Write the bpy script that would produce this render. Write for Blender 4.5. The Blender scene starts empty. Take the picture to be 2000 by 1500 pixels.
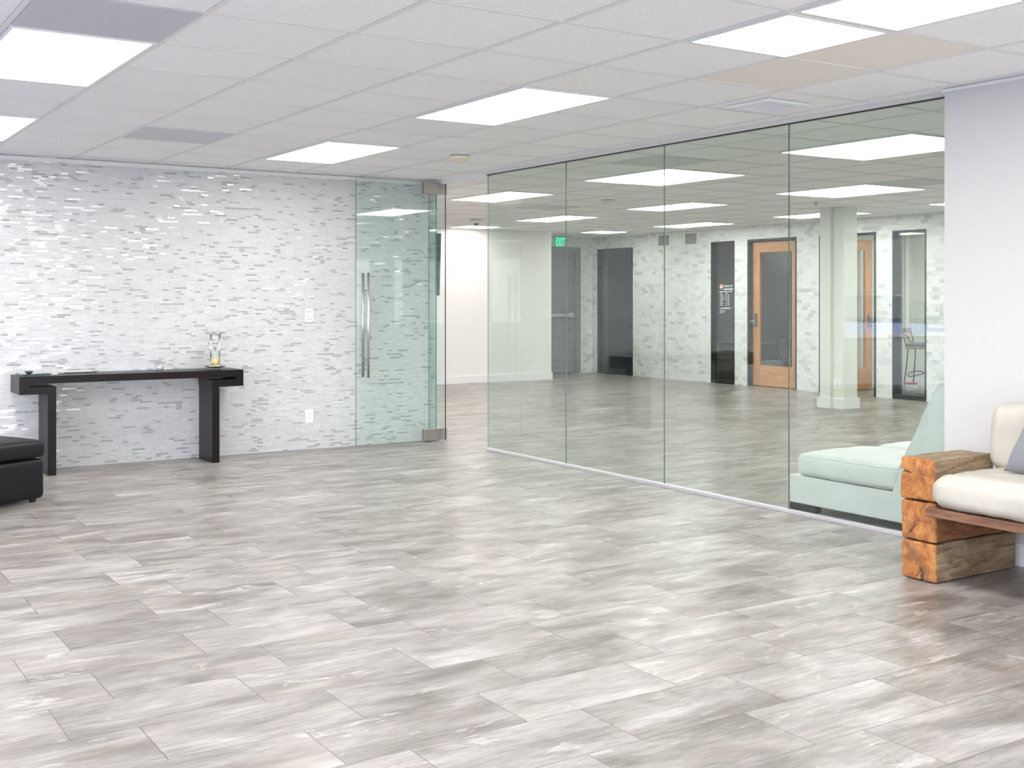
import bpy, bmesh, math, random
from mathutils import Vector, Matrix, noise
random.seed(7)
PI = math.pi
scene = bpy.context.scene
col = scene.collection

# ------------------------------------------------------------------ materials
class NT:
    def __init__(s, name):
        s.m = bpy.data.materials.new(name); s.m.use_nodes = True
        s.t = s.m.node_tree; s.t.nodes.clear()
        s.out = s.t.nodes.new('ShaderNodeOutputMaterial')
    def n(s, typ, ins=None, **kw):
        nd = s.t.nodes.new(typ)
        for k, v in kw.items(): setattr(nd, k, v)
        if ins:
            for k, v in ins.items(): s.set(nd, k, v)
        return nd
    def set(s, nd, k, v):
        sock = nd.inputs[k]
        if hasattr(v, 'outputs'): v = v.outputs[0]
        if isinstance(v, bpy.types.NodeSocket): s.t.links.new(v, sock)
        else: sock.default_value = v
    def math(s, op, a, b=None, c=None):
        nd = s.t.nodes.new('ShaderNodeMath'); nd.operation = op
        s.set(nd, 0, a)
        if b is not None: s.set(nd, 1, b)
        if c is not None: s.set(nd, 2, c)
        return nd.outputs[0]
    def mix(s, f, a, b, blend='MIX'):
        nd = s.t.nodes.new('ShaderNodeMix'); nd.data_type = 'RGBA'; nd.blend_type = blend
        s.set(nd, 0, f); s.set(nd, 6, a); s.set(nd, 7, b)
        return nd.outputs[2]
    def comb(s, x, y, z):
        nd = s.t.nodes.new('ShaderNodeCombineXYZ')
        s.set(nd, 0, x); s.set(nd, 1, y); s.set(nd, 2, z)
        return nd.outputs[0]
    def pos(s):
        nd = s.t.nodes.new('ShaderNodeTexCoord')
        sp = s.t.nodes.new('ShaderNodeSeparateXYZ'); s.t.links.new(nd.outputs['Object'], sp.inputs[0])
        return nd.outputs['Object'], sp.outputs[0], sp.outputs[1], sp.outputs[2]
    def ramp(s, f, stops, interp='LINEAR'):
        nd = s.t.nodes.new('ShaderNodeValToRGB'); nd.color_ramp.interpolation = interp
        e = nd.color_ramp.elements
        while len(e) < len(stops): e.new(0.5)
        for el, (p, c) in zip(e, stops):
            el.position = p; el.color = c if len(c) == 4 else (*c, 1)
        s.set(nd, 0, f); return nd.outputs[0]
    def noise(s, vec, scale, detail=3, rough=.5, dist=0, out=0):
        nd = s.t.nodes.new('ShaderNodeTexNoise')
        s.set(nd, 'Vector', vec); nd.inputs['Scale'].default_value = scale
        nd.inputs['Detail'].default_value = detail; nd.inputs['Roughness'].default_value = rough
        nd.inputs['Distortion'].default_value = dist
        return nd.outputs[out]
    def white(s, vec, out=0):
        nd = s.t.nodes.new('ShaderNodeTexWhiteNoise'); nd.noise_dimensions = '3D'
        s.set(nd, 'Vector', vec); return nd.outputs[out]
    def maprange(s, v, a, b, c, d):
        nd = s.t.nodes.new('ShaderNodeMapRange'); nd.clamp = True
        s.set(nd, 0, v); s.set(nd, 1, a); s.set(nd, 2, b); s.set(nd, 3, c); s.set(nd, 4, d)
        return nd.outputs[0]
    def bsdf(s, color, rough=.5, metal=0, normal=None, spec=.5, coat=0, **extra):
        nd = s.t.nodes.new('ShaderNodeBsdfPrincipled')
        s.set(nd, 'Base Color', c4(color)); s.set(nd, 'Roughness', rough); s.set(nd, 'Metallic', metal)
        s.set(nd, 'Specular IOR Level', spec); s.set(nd, 'Coat Weight', coat)
        if normal is not None: s.set(nd, 'Normal', normal)
        for k, v in extra.items(): s.set(nd, k, v)
        return nd.outputs[0]
    def bump(s, h, strength=.3, dist=.01):
        nd = s.t.nodes.new('ShaderNodeBump'); nd.inputs['Strength'].default_value = strength
        nd.inputs['Distance'].default_value = dist; s.set(nd, 'Height', h); return nd.outputs[0]
    def done(s, surf):
        s.t.links.new(surf, s.out.inputs[0]); return s.m

def c4(c):
    return (*c, 1) if isinstance(c, tuple) and len(c) == 3 else c

def flat(name, color, rough=.5, metal=0, nscale=0, namp=.06, bump=0, spec=.5, coat=0, stretch=(1, 1, 1)):
    t = NT(name); p, x, y, z = t.pos()
    if nscale:
        v = t.n('ShaderNodeMapping', {'Vector': p, 'Scale': stretch}).outputs[0]
        f = t.noise(v, nscale, 4)
        a = tuple(min(1, c * (1 + namp)) for c in color); b = tuple(c * (1 - namp) for c in color)
        colr = t.ramp(f, [(.3, b), (.7, a)])
        nm = t.bump(f, bump, .004) if bump else None
        return t.done(t.bsdf(colr, rough, metal, nm, spec, coat))
    return t.done(t.bsdf(color, rough, metal, None, spec, coat))

def m_glass(name, tint, f0=.04, rough=0.0):
    t = NT(name)
    g = t.n('ShaderNodeNewGeometry')
    d = t.n('ShaderNodeVectorMath', {0: g.outputs['Normal'], 1: g.outputs['Incoming']}, operation='DOT_PRODUCT').outputs['Value']
    a = t.math('ABSOLUTE', d)
    k = t.math('POWER', t.math('SUBTRACT', 1, a), 5)
    fr = t.math('ADD', f0, t.math('MULTIPLY', 1 - f0, k))
    tr = t.n('ShaderNodeBsdfTransparent', {'Color': c4(tint)}).outputs[0]
    gl = t.n('ShaderNodeBsdfGlossy', {'Color': (1, 1, 1, 1), 'Roughness': rough}).outputs[0]
    mx = t.n('ShaderNodeMixShader', {0: fr, 1: tr, 2: gl}).outputs[0]
    return t.done(mx)

def m_emit(name, color, strength):
    t = NT(name)
    return t.done(t.n('ShaderNodeEmission', {'Color': c4(color), 'Strength': strength}).outputs[0])

def m_floor():
    t = NT('vinyl plank floor'); p, x, y, z = t.pos()
    W, H = .607, .3035
    rowf = t.math('DIVIDE', t.math('SUBTRACT', y, 3.28 - 40 * H), H)
    row = t.math('FLOOR', rowf)
    par = t.math('MODULO', row, 2)
    xs = t.math('DIVIDE', t.math('SUBTRACT', t.math('ADD', x, 40 * W - 2.187), t.math('MULTIPLY', par, -.2)), W)
    colm = t.math('FLOOR', xs)
    fu = t.math('MULTIPLY', t.math('FRACT', xs), W); fv = t.math('MULTIPLY', t.math('FRACT', rowf), H)
    eu = t.math('MINIMUM', fu, t.math('SUBTRACT', W, fu)); ev = t.math('MINIMUM', fv, t.math('SUBTRACT', H, fv))
    seam = t.maprange(t.math('MINIMUM', eu, ev), .0010, .0028, 1, 0)
    idv = t.comb(colm, row, 0)
    rc = t.n('ShaderNodeSeparateXYZ', {0: t.white(idv, 1)})
    r1, r2, r3 = rc.outputs
    vx = t.math('ADD', t.math('MULTIPLY', x, 1.0), t.math('MULTIPLY', r1, 31))
    vy = t.math('ADD', t.math('MULTIPLY', y, 7.0), t.math('MULTIPLY', r2, 37))
    v = t.comb(vx, vy, 0)
    vsoft = t.comb(t.math('MULTIPLY', vx, 1.0), t.math('MULTIPLY', vy, .36), 3.3)
    broad = t.noise(vsoft, 2.4, 3, .55, .6)
    grain = t.noise(t.comb(t.math('MULTIPLY', vx, 2.0), t.math('MULTIPLY', vy, 2.1), 0), 4.0, 7, .72, .4)
    fine = t.noise(t.comb(t.math('MULTIPLY', vx, 8), t.math('MULTIPLY', vy, 12), 0), 6, 3, .6)
    f = t.math('ADD', t.math('MULTIPLY', broad, .62), t.math('MULTIPLY', grain, .38))
    f = t.math('ADD', f, t.math('MULTIPLY', t.math('SUBTRACT', fine, .5), .10))
    f = t.math('ADD', f, t.math('MULTIPLY', t.math('SUBTRACT', r3, .5), .085))
    c = t.ramp(f, [(.31, (.132, .115, .100)), (.41, (.200, .180, .160)), (.50, (.285, .264, .240)), (.60, (.392, .372, .343)), (.70, (.55, .532, .498))])
    warm = t.noise(t.comb(vx, t.math('MULTIPLY', vy, .5), 9), 1.8, 2)
    c = t.mix(t.maprange(warm, .52, .72, 0, .55), c, (.52, .42, .33, 1), 'MULTIPLY') if False else t.mix(t.maprange(warm, .50, .72, 0, .26), c, (.36, .29, .23, 1))
    halo = t.noise(t.comb(vx, t.math('MULTIPLY', vy, .42), 21), 3.0, 7, .75, .6)
    c = t.mix(t.maprange(halo, .585, .64, 0, .55), c, (.60, .575, .53, 1))
    fl = t.noise(t.comb(t.math('MULTIPLY', vx, 4.5), t.math('MULTIPLY', vy, 5.5), 2), 5, 4, .7, .5)
    c = t.mix(t.maprange(fl, .62, .72, 0, .40), c, (.22, .19, .17, 1))
    gr = t.noise(t.comb(t.math('MULTIPLY', x, 1), t.math('MULTIPLY', y, 2.2), 0), 190, 2, .7)
    c = t.mix(t.maprange(gr, .58, .70, 0, .22), c, (.20, .18, .16, 1))
    # knots: short dark flecks inside pale halos
    kn = t.noise(t.comb(t.math('MULTIPLY', vx, 2.4), t.math('MULTIPLY', vy, 2.2), 5), 3, 2, .5, .3)
    c = t.mix(t.maprange(kn, .70, .78, 0, .45), c, (.20, .17, .15, 1))
    c = t.mix(t.math('MULTIPLY', seam, .75), c, (.09, .08, .075, 1))
    nm = t.bump(t.math('SUBTRACT', grain, t.math('MULTIPLY', seam, 1.5)), .06, .004)
    rg = t.maprange(grain, .3, .7, .38, .27)
    return t.done(t.bsdf(c, rg, 0, nm, .42))

GX0, GY0, GU = .826, 4.334, .6096
def m_ceiling():
    t = NT('ceiling tile'); p, x, y, z = t.pos()
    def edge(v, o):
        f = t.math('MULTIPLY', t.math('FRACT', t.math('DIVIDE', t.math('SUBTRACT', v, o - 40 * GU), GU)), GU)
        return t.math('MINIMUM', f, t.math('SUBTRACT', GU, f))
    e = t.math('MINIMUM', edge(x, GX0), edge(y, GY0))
    gap_shade = t.maprange(e, .0125, .0140, 1, 0)
    cid = t.comb(t.math('FLOOR', t.math('DIVIDE', t.math('SUBTRACT', x, GX0 - 40 * GU), GU)), t.math('FLOOR', t.math('DIVIDE', t.math('SUBTRACT', y, GY0 - 40 * GU), GU)), 0)
    r = t.white(cid)
    sp = t.noise(t.comb(t.math('MULTIPLY', x, 1), t.math('MULTIPLY', y, .45), 0), 150, 2, .6)
    pin = t.noise(p, 320, 1, .5)
    spk = t.maprange(sp, .615, .66, 0, .60)
    pk = t.maprange(pin, .68, .74, 0, .5)
    base = t.ramp(r, [(0, (.91, .91, .91)), (1, (.94, .94, .94))])
    c = t.mix(t.math('MAXIMUM', spk, pk), base, (.50, .49, .48, 1))
    c = t.mix(t.math('MULTIPLY', gap_shade, .75), c, (.05, .05, .05, 1))  # shade between tile and bar painted as a dark line in the colour
    return t.done(t.bsdf(c, .9, 0, t.bump(sp, .15, .003), .2))

def m_beige_tile():
    t = NT('beige ceiling tile'); p, x, y, z = t.pos()
    sp = t.noise(p, 150, 2, .6)
    c = t.mix(t.maprange(sp, .66, .71, 0, .4), (.87, .815, .755, 1), (.36, .30, .25, 1))
    return t.done(t.bsdf(c, .9, 0, None, .2))

def m_mosaic():
    t = NT('glass stick mosaic'); p, x, y, z = t.pos()
    H = .0163; L = .106
    rf = t.math('DIVIDE', t.math('ADD', z, 1.0), H); row = t.math('FLOOR', rf)
    rr = t.white(t.comb(row, 5.5, 0)); 
    xf = t.math('DIVIDE', t.math('ADD', t.math('ADD', x, 20), t.math('MULTIPLY', rr, 3.1)), L)
    cl = t.math('FLOOR', xf)
    long = t.math('GREATER_THAN', t.white(t.comb(cl, row, 2.5)), .62)
    half = t.math('FLOOR', t.math('MULTIPLY', xf, 2))
    sub = t.math('MULTIPLY', t.math('SUBTRACT', 1, long), t.math('SUBTRACT', half, t.math('MULTIPLY', cl, 2)))
    idv = t.comb(cl, row, t.math('ADD', sub, t.math('MULTIPLY', long, 4)))
    w = t.n('ShaderNodeSeparateXYZ', {0: t.white(idv, 1)})
    fz = t.math('FRACT', rf); ez = t.math('MULTIPLY', t.math('MINIMUM', fz, t.math('SUBTRACT', 1, fz)), H)
    lx = t.math('ADD', t.math('MULTIPLY', t.math('SUBTRACT', 1, long), t.math('MULTIPLY', t.math('FRACT', t.math('MULTIPLY', xf, 2)), L / 2)), t.math('MULTIPLY', long, t.math('MULTIPLY', t.math('FRACT', xf), L)))
    wd = t.math('ADD', L / 2, t.math('MULTIPLY', long, L / 2))
    ex = t.math('MINIMUM', lx, t.math('SUBTRACT', wd, lx))
    grout = t.maprange(t.math('MINIMUM', ez, ex), .0008, .0016, 1, 0)
    grey = t.math('GREATER_THAN', w.outputs[0], t.math('ADD', .872, t.math('MULTIPLY', long, .04)))
    shade = t.ramp(w.outputs[1], [(0, (.555, .56, .555)), (.5, (.575, .58, .575)), (1, (.60, .605, .60))])
    gs = t.ramp(w.outputs[1], [(0, (.345, .35, .35)), (1, (.41, .415, .415))])
    c = t.mix(grey, shade, gs)
    c = t.mix(grout, c, (.71, .71, .71, 1))
    wn = t.white(t.comb(cl, row, t.math('ADD', sub, 17.0)), 1)
    off = t.n('ShaderNodeVectorMath', {0: wn, 1: (.5, .5, .5)}, operation='SUBTRACT').outputs[0]
    off = t.n('ShaderNodeVectorMath', {0: off, 1: (.05, 0, .20)}, operation='MULTIPLY').outputs[0]
    g = t.n('ShaderNodeNewGeometry')
    nn = t.n('ShaderNodeVectorMath', {0: g.outputs['Normal'], 1: off}, operation='ADD').outputs[0]
    nn = t.n('ShaderNodeVectorMath', {0: nn}, operation='NORMALIZE').outputs[0]
    bp = t.n('ShaderNodeBump', {'Strength': .5, 'Distance': .001, 'Height': t.math('SUBTRACT', 1, grout), 'Normal': nn}).outputs[0]
    gl = t.math('GREATER_THAN', w.outputs[2], .35)
    rg = t.math('ADD', .5, t.math('MULTIPLY', gl, -.45))
    rg = t.math('MAXIMUM', rg, t.math('MULTIPLY', grout, .6))
    return t.done(t.bsdf(c, rg, 0, bp, .5))

def m_marble(axis='y'):
    t = NT('marble brick'); p, x, y, z = t.pos()
    u = y if axis == 'y' else x
    H, L = .051, .112
    rf = t.math('DIVIDE', t.math('ADD', z, 1), H); row = t.math('FLOOR', rf)
    xf = t.math('ADD', t.math('DIVIDE', u, L), t.math('MULTIPLY', row, .5)); cl = t.math('FLOOR', xf)
    w = t.n('ShaderNodeSeparateXYZ', {0: t.white(t.comb(cl, row, 1.5), 1)})
    fz = t.math('FRACT', rf); fx = t.math('FRACT', xf)
    ez = t.math('MULTIPLY', t.math('MINIMUM', fz, t.math('SUBTRACT', 1, fz)), H)
    ex = t.math('MULTIPLY', t.math('MINIMUM', fx, t.math('SUBTRACT', 1, fx)), L)
    grout = t.maprange(t.math('MINIMUM', ez, ex), .0008, .002, 1, 0)
    big = t.noise(p, 1.3, 2)
    s = t.math('ADD', t.math('MULTIPLY', w.outputs[0], .75), t.math('MULTIPLY', big, .5))
    vv = t.n('ShaderNodeVectorMath', {0: p, 1: t.white(t.comb(cl, row, 9), 1)}, operation='ADD').outputs[0]
    vein = t.noise(vv, 9, 5, .6, 1.5)
    c = t.ramp(s, [(.2, (.90, .90, .89)), (.74, (.85, .855, .845)), (.90, (.76, .765, .76)), (1.0, (.62, .625, .62))])
    c = t.mix(t.maprange(t.math('ABSOLUTE', t.math('SUBTRACT', vein, .5)), 0, .035, .30, 0), c, (.42, .43, .43, 1))
    c = t.mix(t.math('MULTIPLY', grout, .6), c, (.62, .62, .60, 1))
    return t.done(t.bsdf(c, .35, 0, t.bump(t.math('SUBTRACT', 1, grout), .2, .001), .4))

def m_wood(name, cols, axis, ringc=None, rough=.5, scale=1.0, along=.12, spec=.35):
    """cols: 3 tones dark->light; axis = grain direction 0,1,2"""
    t = NT(name); p, x, y, z = t.pos()
    sc = [9 * scale] * 3; sc[axis] = 9 * scale * along
    v = t.n('ShaderNodeMapping', {'Vector': p, 'Scale': tuple(sc)}).outputs[0]
    f = t.noise(v, 2.2, 6, .65, .8)
    g = t.noise(v, 14, 4, .6)
    ff = t.math('ADD', t.math('MULTIPLY', f, .7), t.math('MULTIPLY', g, .3))
    c = t.ramp(ff, [(.34, cols[0]), (.5, cols[1]), (.66, cols[2])])
    return t.done(t.bsdf(c, rough, 0, t.bump(ff, .35, .003), spec))

def m_endgrain(name):
    t = NT(name); p, x, y, z = t.pos()
    v = t.n('ShaderNodeMapping', {'Vector': p, 'Scale': (1, 1.0, 1.3)}).outputs[0]
    w = t.n('ShaderNodeTexWave', {'Vector': v, 'Scale': 14, 'Distortion': 7, 'Detail': 4, 'Detail Scale': 2.2}, wave_type='RINGS', rings_direction='X').outputs[1]
    f = t.noise(p, 16, 5, .65, .6); g = t.noise(p, 70, 3, .6, 1)
    c = t.ramp(f, [(.30, (.20, .075, .028)), (.47, (.42, .165, .05)), (.6, (.56, .25, .08)), (.8, (.68, .38, .16))])
    c = t.mix(t.maprange(w, .0, 1, .22, 0), c, (.25, .10, .04, 1))
    c = t.mix(t.maprange(g, .66, .72, 0, .7), c, (.90, .66, .40, 1))
    c = t.mix(t.maprange(t.noise(p, 7, 3), .56, .70, 0, .5), c, (.20, .11, .07, 1))
    return t.done(t.bsdf(c, .55, 0, t.bump(g, .3, .002), .3))

def m_fabric(name, color, amp=.06, scale=380, rough=.9, bump=.25):
    t = NT(name); p, x, y, z = t.pos()
    f = t.noise(p, scale, 2, .6); b = t.noise(p, 5, 3)
    lo = tuple(c * (1 - amp) for c in color); hi = tuple(min(1, c * (1 + amp)) for c in color)
    c = t.ramp(t.math('ADD', t.math('MULTIPLY', f, .6), t.math('MULTIPLY', b, .4)), [(.35, lo), (.65, hi)])
    return t.done(t.bsdf(c, rough, 0, t.bump(f, bump, .001), .3, 0, **{'Sheen Weight': .15}))

def m_leather(name, color, rough=.35, bump=.25):
    t = NT(name); p, x, y, z = t.pos()
    vn = t.n('ShaderNodeTexVoronoi', {'Vector': p, 'Scale': 300}).outputs[0]
    b = t.noise(p, 6, 4)
    lo = tuple(c * .9 for c in color); hi = tuple(min(1, c * 1.1) for c in color)
    return t.done(t.bsdf(t.ramp(b, [(.3, lo), (.7, hi)]), rough, 0, t.bump(vn, bump, .0006), .3))

def m_perf(name, color, dark, pitch=.009):
    t = NT(name); p, x, y, z = t.pos()
    a = t.math('SUBTRACT', t.math('FRACT', t.math('DIVIDE', x, pitch)), .5)
    b = t.math('SUBTRACT', t.math('FRACT', t.math('DIVIDE', y, pitch)), .5)
    d = t.math('SQRT', t.math('ADD', t.math('MULTIPLY', a, a), t.math('MULTIPLY', b, b)))
    f = t.maprange(d, .26, .32, 1, 0)
    return t.done(t.bsdf(t.mix(f, c4(color), c4(dark)), .6, .1))

M = {}
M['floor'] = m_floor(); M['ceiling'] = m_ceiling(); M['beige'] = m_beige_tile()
M['mosaic'] = m_mosaic(); M['marble_y'] = m_marble('y'); M['marble_x'] = m_marble('x')
M['white_wall'] = flat('white painted wall', (.62, .615, .605), .7, 0, 60, .015, .05)
M['cream_wall'] = flat('off-white painted wall', (.86, .85, .82), .7, 0, 60, .015, .05)
M['green_wall'] = flat('pale sage painted wall', (.76, .78, .71), .7, 0, 60, .015)
M['dark_room'] = flat('dark grey painted wall', (.34, .36, .37), .8, 0, 20, .05)
M['trim'] = flat('white gloss trim paint', (.86, .86, .86), .4, 0, 30, .01)
M['tbar'] = flat('white enamelled ceiling grid', (.78, .78, .765), .45, 0, 30, .02)
M['plastic'] = flat('white plastic', (.84, .84, .84), .35)
M['cream_plastic'] = flat('cream plastic', (.80, .72, .58), .45)
M['slot'] = flat('dark slot', (.06, .06, .06), .6)
M['black'] = flat('black painted metal', (.014, .015, .017), .4)
M['frame'] = flat('charcoal door frame paint', (.045, .05, .055), .45, 0, 30, .05)
M['exit_door'] = flat('slate grey painted steel', (.235, .265, .275), .45, 0, 12, .03)
M['steel'] = flat('brushed stainless steel', (.62, .60, .57), .28, 1, 40, .06, .05, stretch=(1, 1, 12))
M['nickel'] = flat('satin nickel', (.46, .44, .41), .36, 1, 50, .05)
M['chrome'] = flat('polished chrome', (.62, .62, .60), .08, 1)
M['alu'] = flat('anodised aluminium', (.74, .72, .75), .35, .6, 40, .03)
M['glass'] = m_glass('green tinted partition glass', (.885, .927, .900), .055)
M['glass_door'] = m_glass('green tinted door glass', (.948, .985, .970), .045)
M['glass_thin'] = m_glass('clear thin glass', (.975, .985, .98), .06)
M['glass_edge_lit'] = flat('glass edge with painted glint', (.28, .31, .29), .2)  # paler than the opposite edge: caught light put into the colour
M['glass_edge'] = flat('dark green glass edge', (.01, .05, .045), .15)
M['glass_edge2'] = flat('teal glass edge', (.05, .30, .27), .15)
M['glass_clear'] = m_glass('clear glass', (.975, .985, .98), .04)
M['light'] = m_emit('lit acrylic diffuser', (1.0, .985, .97), 13.0)
M['fixture'] = flat('white enamelled steel', (.80, .80, .79), .4)
M['perf'] = m_perf('perforated speaker mesh', (.66, .67, .71), (.34, .34, .37))
M['perf2'] = flat('translucent grey plastic lens', (.60, .63, .65), .5, 0, 9, .06)
M['vent'] = flat('vent white enamel', (.84, .85, .88), .4)
M['dark_wood'] = m_wood('espresso stained wood', [(.004, .003, .003), (.007, .005, .005), (.014, .009, .008)], 0, rough=.34, scale=1.4, spec=.22)
M['dark_wood_z'] = m_wood('espresso stained wood upright', [(.004, .003, .003), (.007, .005, .005), (.014, .009, .008)], 2, rough=.34, scale=1.4, spec=.22)
M['fir'] = m_wood('oiled fir wood', [(.50, .235, .10), (.62, .32, .145), (.72, .41, .20)], 2, rough=.35, scale=1.6)
M['fir_h'] = m_wood('oiled fir wood rail', [(.50, .235, .10), (.62, .32, .145), (.72, .41, .20)], 1, rough=.35, scale=1.6)
M['beam'] = m_wood('weathered beam wood', [(.10, .066, .038), (.27, .19, .11), (.44, .34, .215)], 0, rough=.7, scale=1.5, along=.18)
M['beam_red'] = m_wood('reddish beam wood', [(.12, .045, .02), (.25, .105, .045), (.37, .18, .08)], 0, rough=.6, scale=1.5, along=.18)
M['plank'] = m_wood('oiled oak plank', [(.09, .045, .028), (.20, .10, .06), (.31, .17, .105)], 1, rough=.5, scale=1.8, along=.1)
M['endgrain'] = m_endgrain('sawn end grain')
M['cream_leather'] = m_leather('cream leather', (.55, .525, .455), .45, .12)
M['black_leather'] = m_leather('black leather', (.006, .007, .008), .42, .2)
M['black_fabric'] = m_fabric('black upholstery', (.02, .021, .024), .1, 300, .7)
M['grey_fabric'] = m_fabric('grey pillow fabric', (.235, .24, .265), .12, 500)
M['pale_fabric'] = m_fabric('pale grey upholstery', (.76, .755, .75), .05, 420)
M['sand'] = flat('yellow sand', (.80, .56, .20), .9, 0, 300, .1)
M['wax'] = flat('white wax', (.85, .84, .80), .5)
M['ash'] = flat('dark pewter', (.10, .10, .11), .35, .8)
M['exit_green'] = m_emit('lit green lettering', (.05, .95, .55), 1.1)
M['exit_panel'] = m_glass('exit sign acrylic panel', (.80, .88, .84), .05)
M['screen'] = flat('black screen glass', (.012, .012, .013), .08)
M['decal_white'] = flat('white vinyl lettering', (.85, .85, .85), .6)
M['decal_red'] = flat('orange red vinyl', (.72, .20, .12), .6)
M['decal_purple'] = flat('purple vinyl', (.22, .20, .30), .6)
M['red_paint'] = flat('red paint', (.55, .07, .06), .4)
M['bin'] = flat('pale plastic bin', (.62, .68, .64), .5)
M['pine'] = m_wood('pale varnished wood', [(.25, .20, .11), (.36, .30, .18), (.44, .37, .24)], 0, rough=.5)
M['stool_cushion'] = flat('slate seat pad', (.14, .17, .17), .7, 0, 40, .05)
M['can'] = flat('paint can label', (.60, .64, .64), .4, .3, 12, .12)
M['desk'] = flat('grey laminate', (.24, .26, .28), .5)
M['asphalt'] = flat('weathered concrete paving', (.42, .41, .40), .9, 0, 30, .15)
M['leaf'] = flat('shrub leaves', (.05, .10, .03), .6, 0, 20, .3)
M['car_white'] = flat('white car paint', (.8, .8, .82), .15, 0, 0, 0, 0, .5, 1)
M['car_glass'] = flat('dark car glass', (.02, .025, .03), .05)
M['rubber'] = flat('black rubber', (.02, .02, .02), .8)

# ------------------------------------------------------------------ mesh helpers
def new(): return bmesh.new()

def add_box(bm, x0, x1, y0, y1, z0, z1, bev=0, seg=2, mi=0, mat=None):
    r = bmesh.ops.create_cube(bm, size=1)
    vs = r['verts']
    for v in vs:
        v.co = Vector(((x0 + x1) / 2 + v.co.x * (x1 - x0), (y0 + y1) / 2 + v.co.y * (y1 - y0), (z0 + z1) / 2 + v.co.z * (z1 - z0)))
    fs = list({f for v in vs for f in v.link_faces})
    for f in fs: f.material_index = mi
    if bev:
        es = list({e for v in vs for e in v.link_edges})
        rr = bmesh.ops.bevel(bm, geom=es, offset=bev, segments=seg, profile=.5, affect='EDGES')
        vs = list({v for f in rr['faces'] for v in f.verts} | {v for v in vs if v.is_valid})
    if mat:
        for v in vs: v.co = mat @ v.co
    return vs

def add_tube(bm, pts, r, seg=10, closed=False, cap=True):
    pts = [Vector(p) for p in pts]; n = len(pts); rings = []
    prev = None
    for i, p in enumerate(pts):
        if closed: d = pts[(i + 1) % n] - pts[i - 1]
        else: d = pts[min(i + 1, n - 1)] - pts[max(i - 1, 0)]
        d.normalize()
        if prev is None:
            a = Vector((0, 0, 1)) if abs(d.z) < .9 else Vector((1, 0, 0))
            u = d.cross(a).normalized()
        else:
            u = (prev - d * prev.dot(d)).normalized()
        prev = u; w = d.cross(u)
        rad = r[i] if isinstance(r, (list, tuple)) else r
        rings.append([bm.verts.new(p + (u * math.cos(2 * PI * k / seg) + w * math.sin(2 * PI * k / seg)) * rad) for k in range(seg)])
    m = n if closed else n - 1
    for i in range(m):
        a, b = rings[i], rings[(i + 1) % n]
        for k in range(seg):
            f = bm.faces.new((a[k], a[(k + 1) % seg], b[(k + 1) % seg], b[k])); f.smooth = True
    if cap and not closed:
        bm.faces.new(rings[0][::-1]); bm.faces.new(rings[-1])

def add_lathe(bm, prof, c=(0, 0, 0), seg=32, smooth=True, mi=0):
    rings = []
    for r, z in prof:
        if r < 1e-6: rings.append([bm.verts.new((c[0], c[1], c[2] + z))])
        else: rings.append([bm.verts.new((c[0] + r * math.cos(2 * PI * k / seg), c[1] + r * math.sin(2 * PI * k / seg), c[2] + z)) for k in range(seg)])
    for a, b in zip(rings, rings[1:]):
        for k in range(seg):
            k2 = (k + 1) % seg
            if len(a) == 1 and len(b) == 1: continue
            if len(a) == 1: f = bm.faces.new((a[0], b[k2], b[k]))
            elif len(b) == 1: f = bm.faces.new((a[k], a[k2], b[0]))
            else: f = bm.faces.new((a[k], a[k2], b[k2], b[k]))
            f.smooth = smooth; f.material_index = mi

def add_prism(bm, poly, axis, a, b, smooth=False):
    """extrude 2D polygon along axis ('x': poly=(y,z); 'y': poly=(x,z); 'z': poly=(x,y))"""
    def P(p, t):
        return {'x': (t, p[0], p[1]), 'y': (p[0], t, p[1]), 'z': (p[0], p[1], t)}[axis]
    A = [bm.verts.new(P(p, a)) for p in poly]; B = [bm.verts.new(P(p, b)) for p in poly]
    n = len(poly)
    for k in range(n):
        f = bm.faces.new((A[k], A[(k + 1) % n], B[(k + 1) % n], B[k])); f.smooth = smooth
    bm.faces.new(A[::-1]); bm.faces.new(B)

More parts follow.
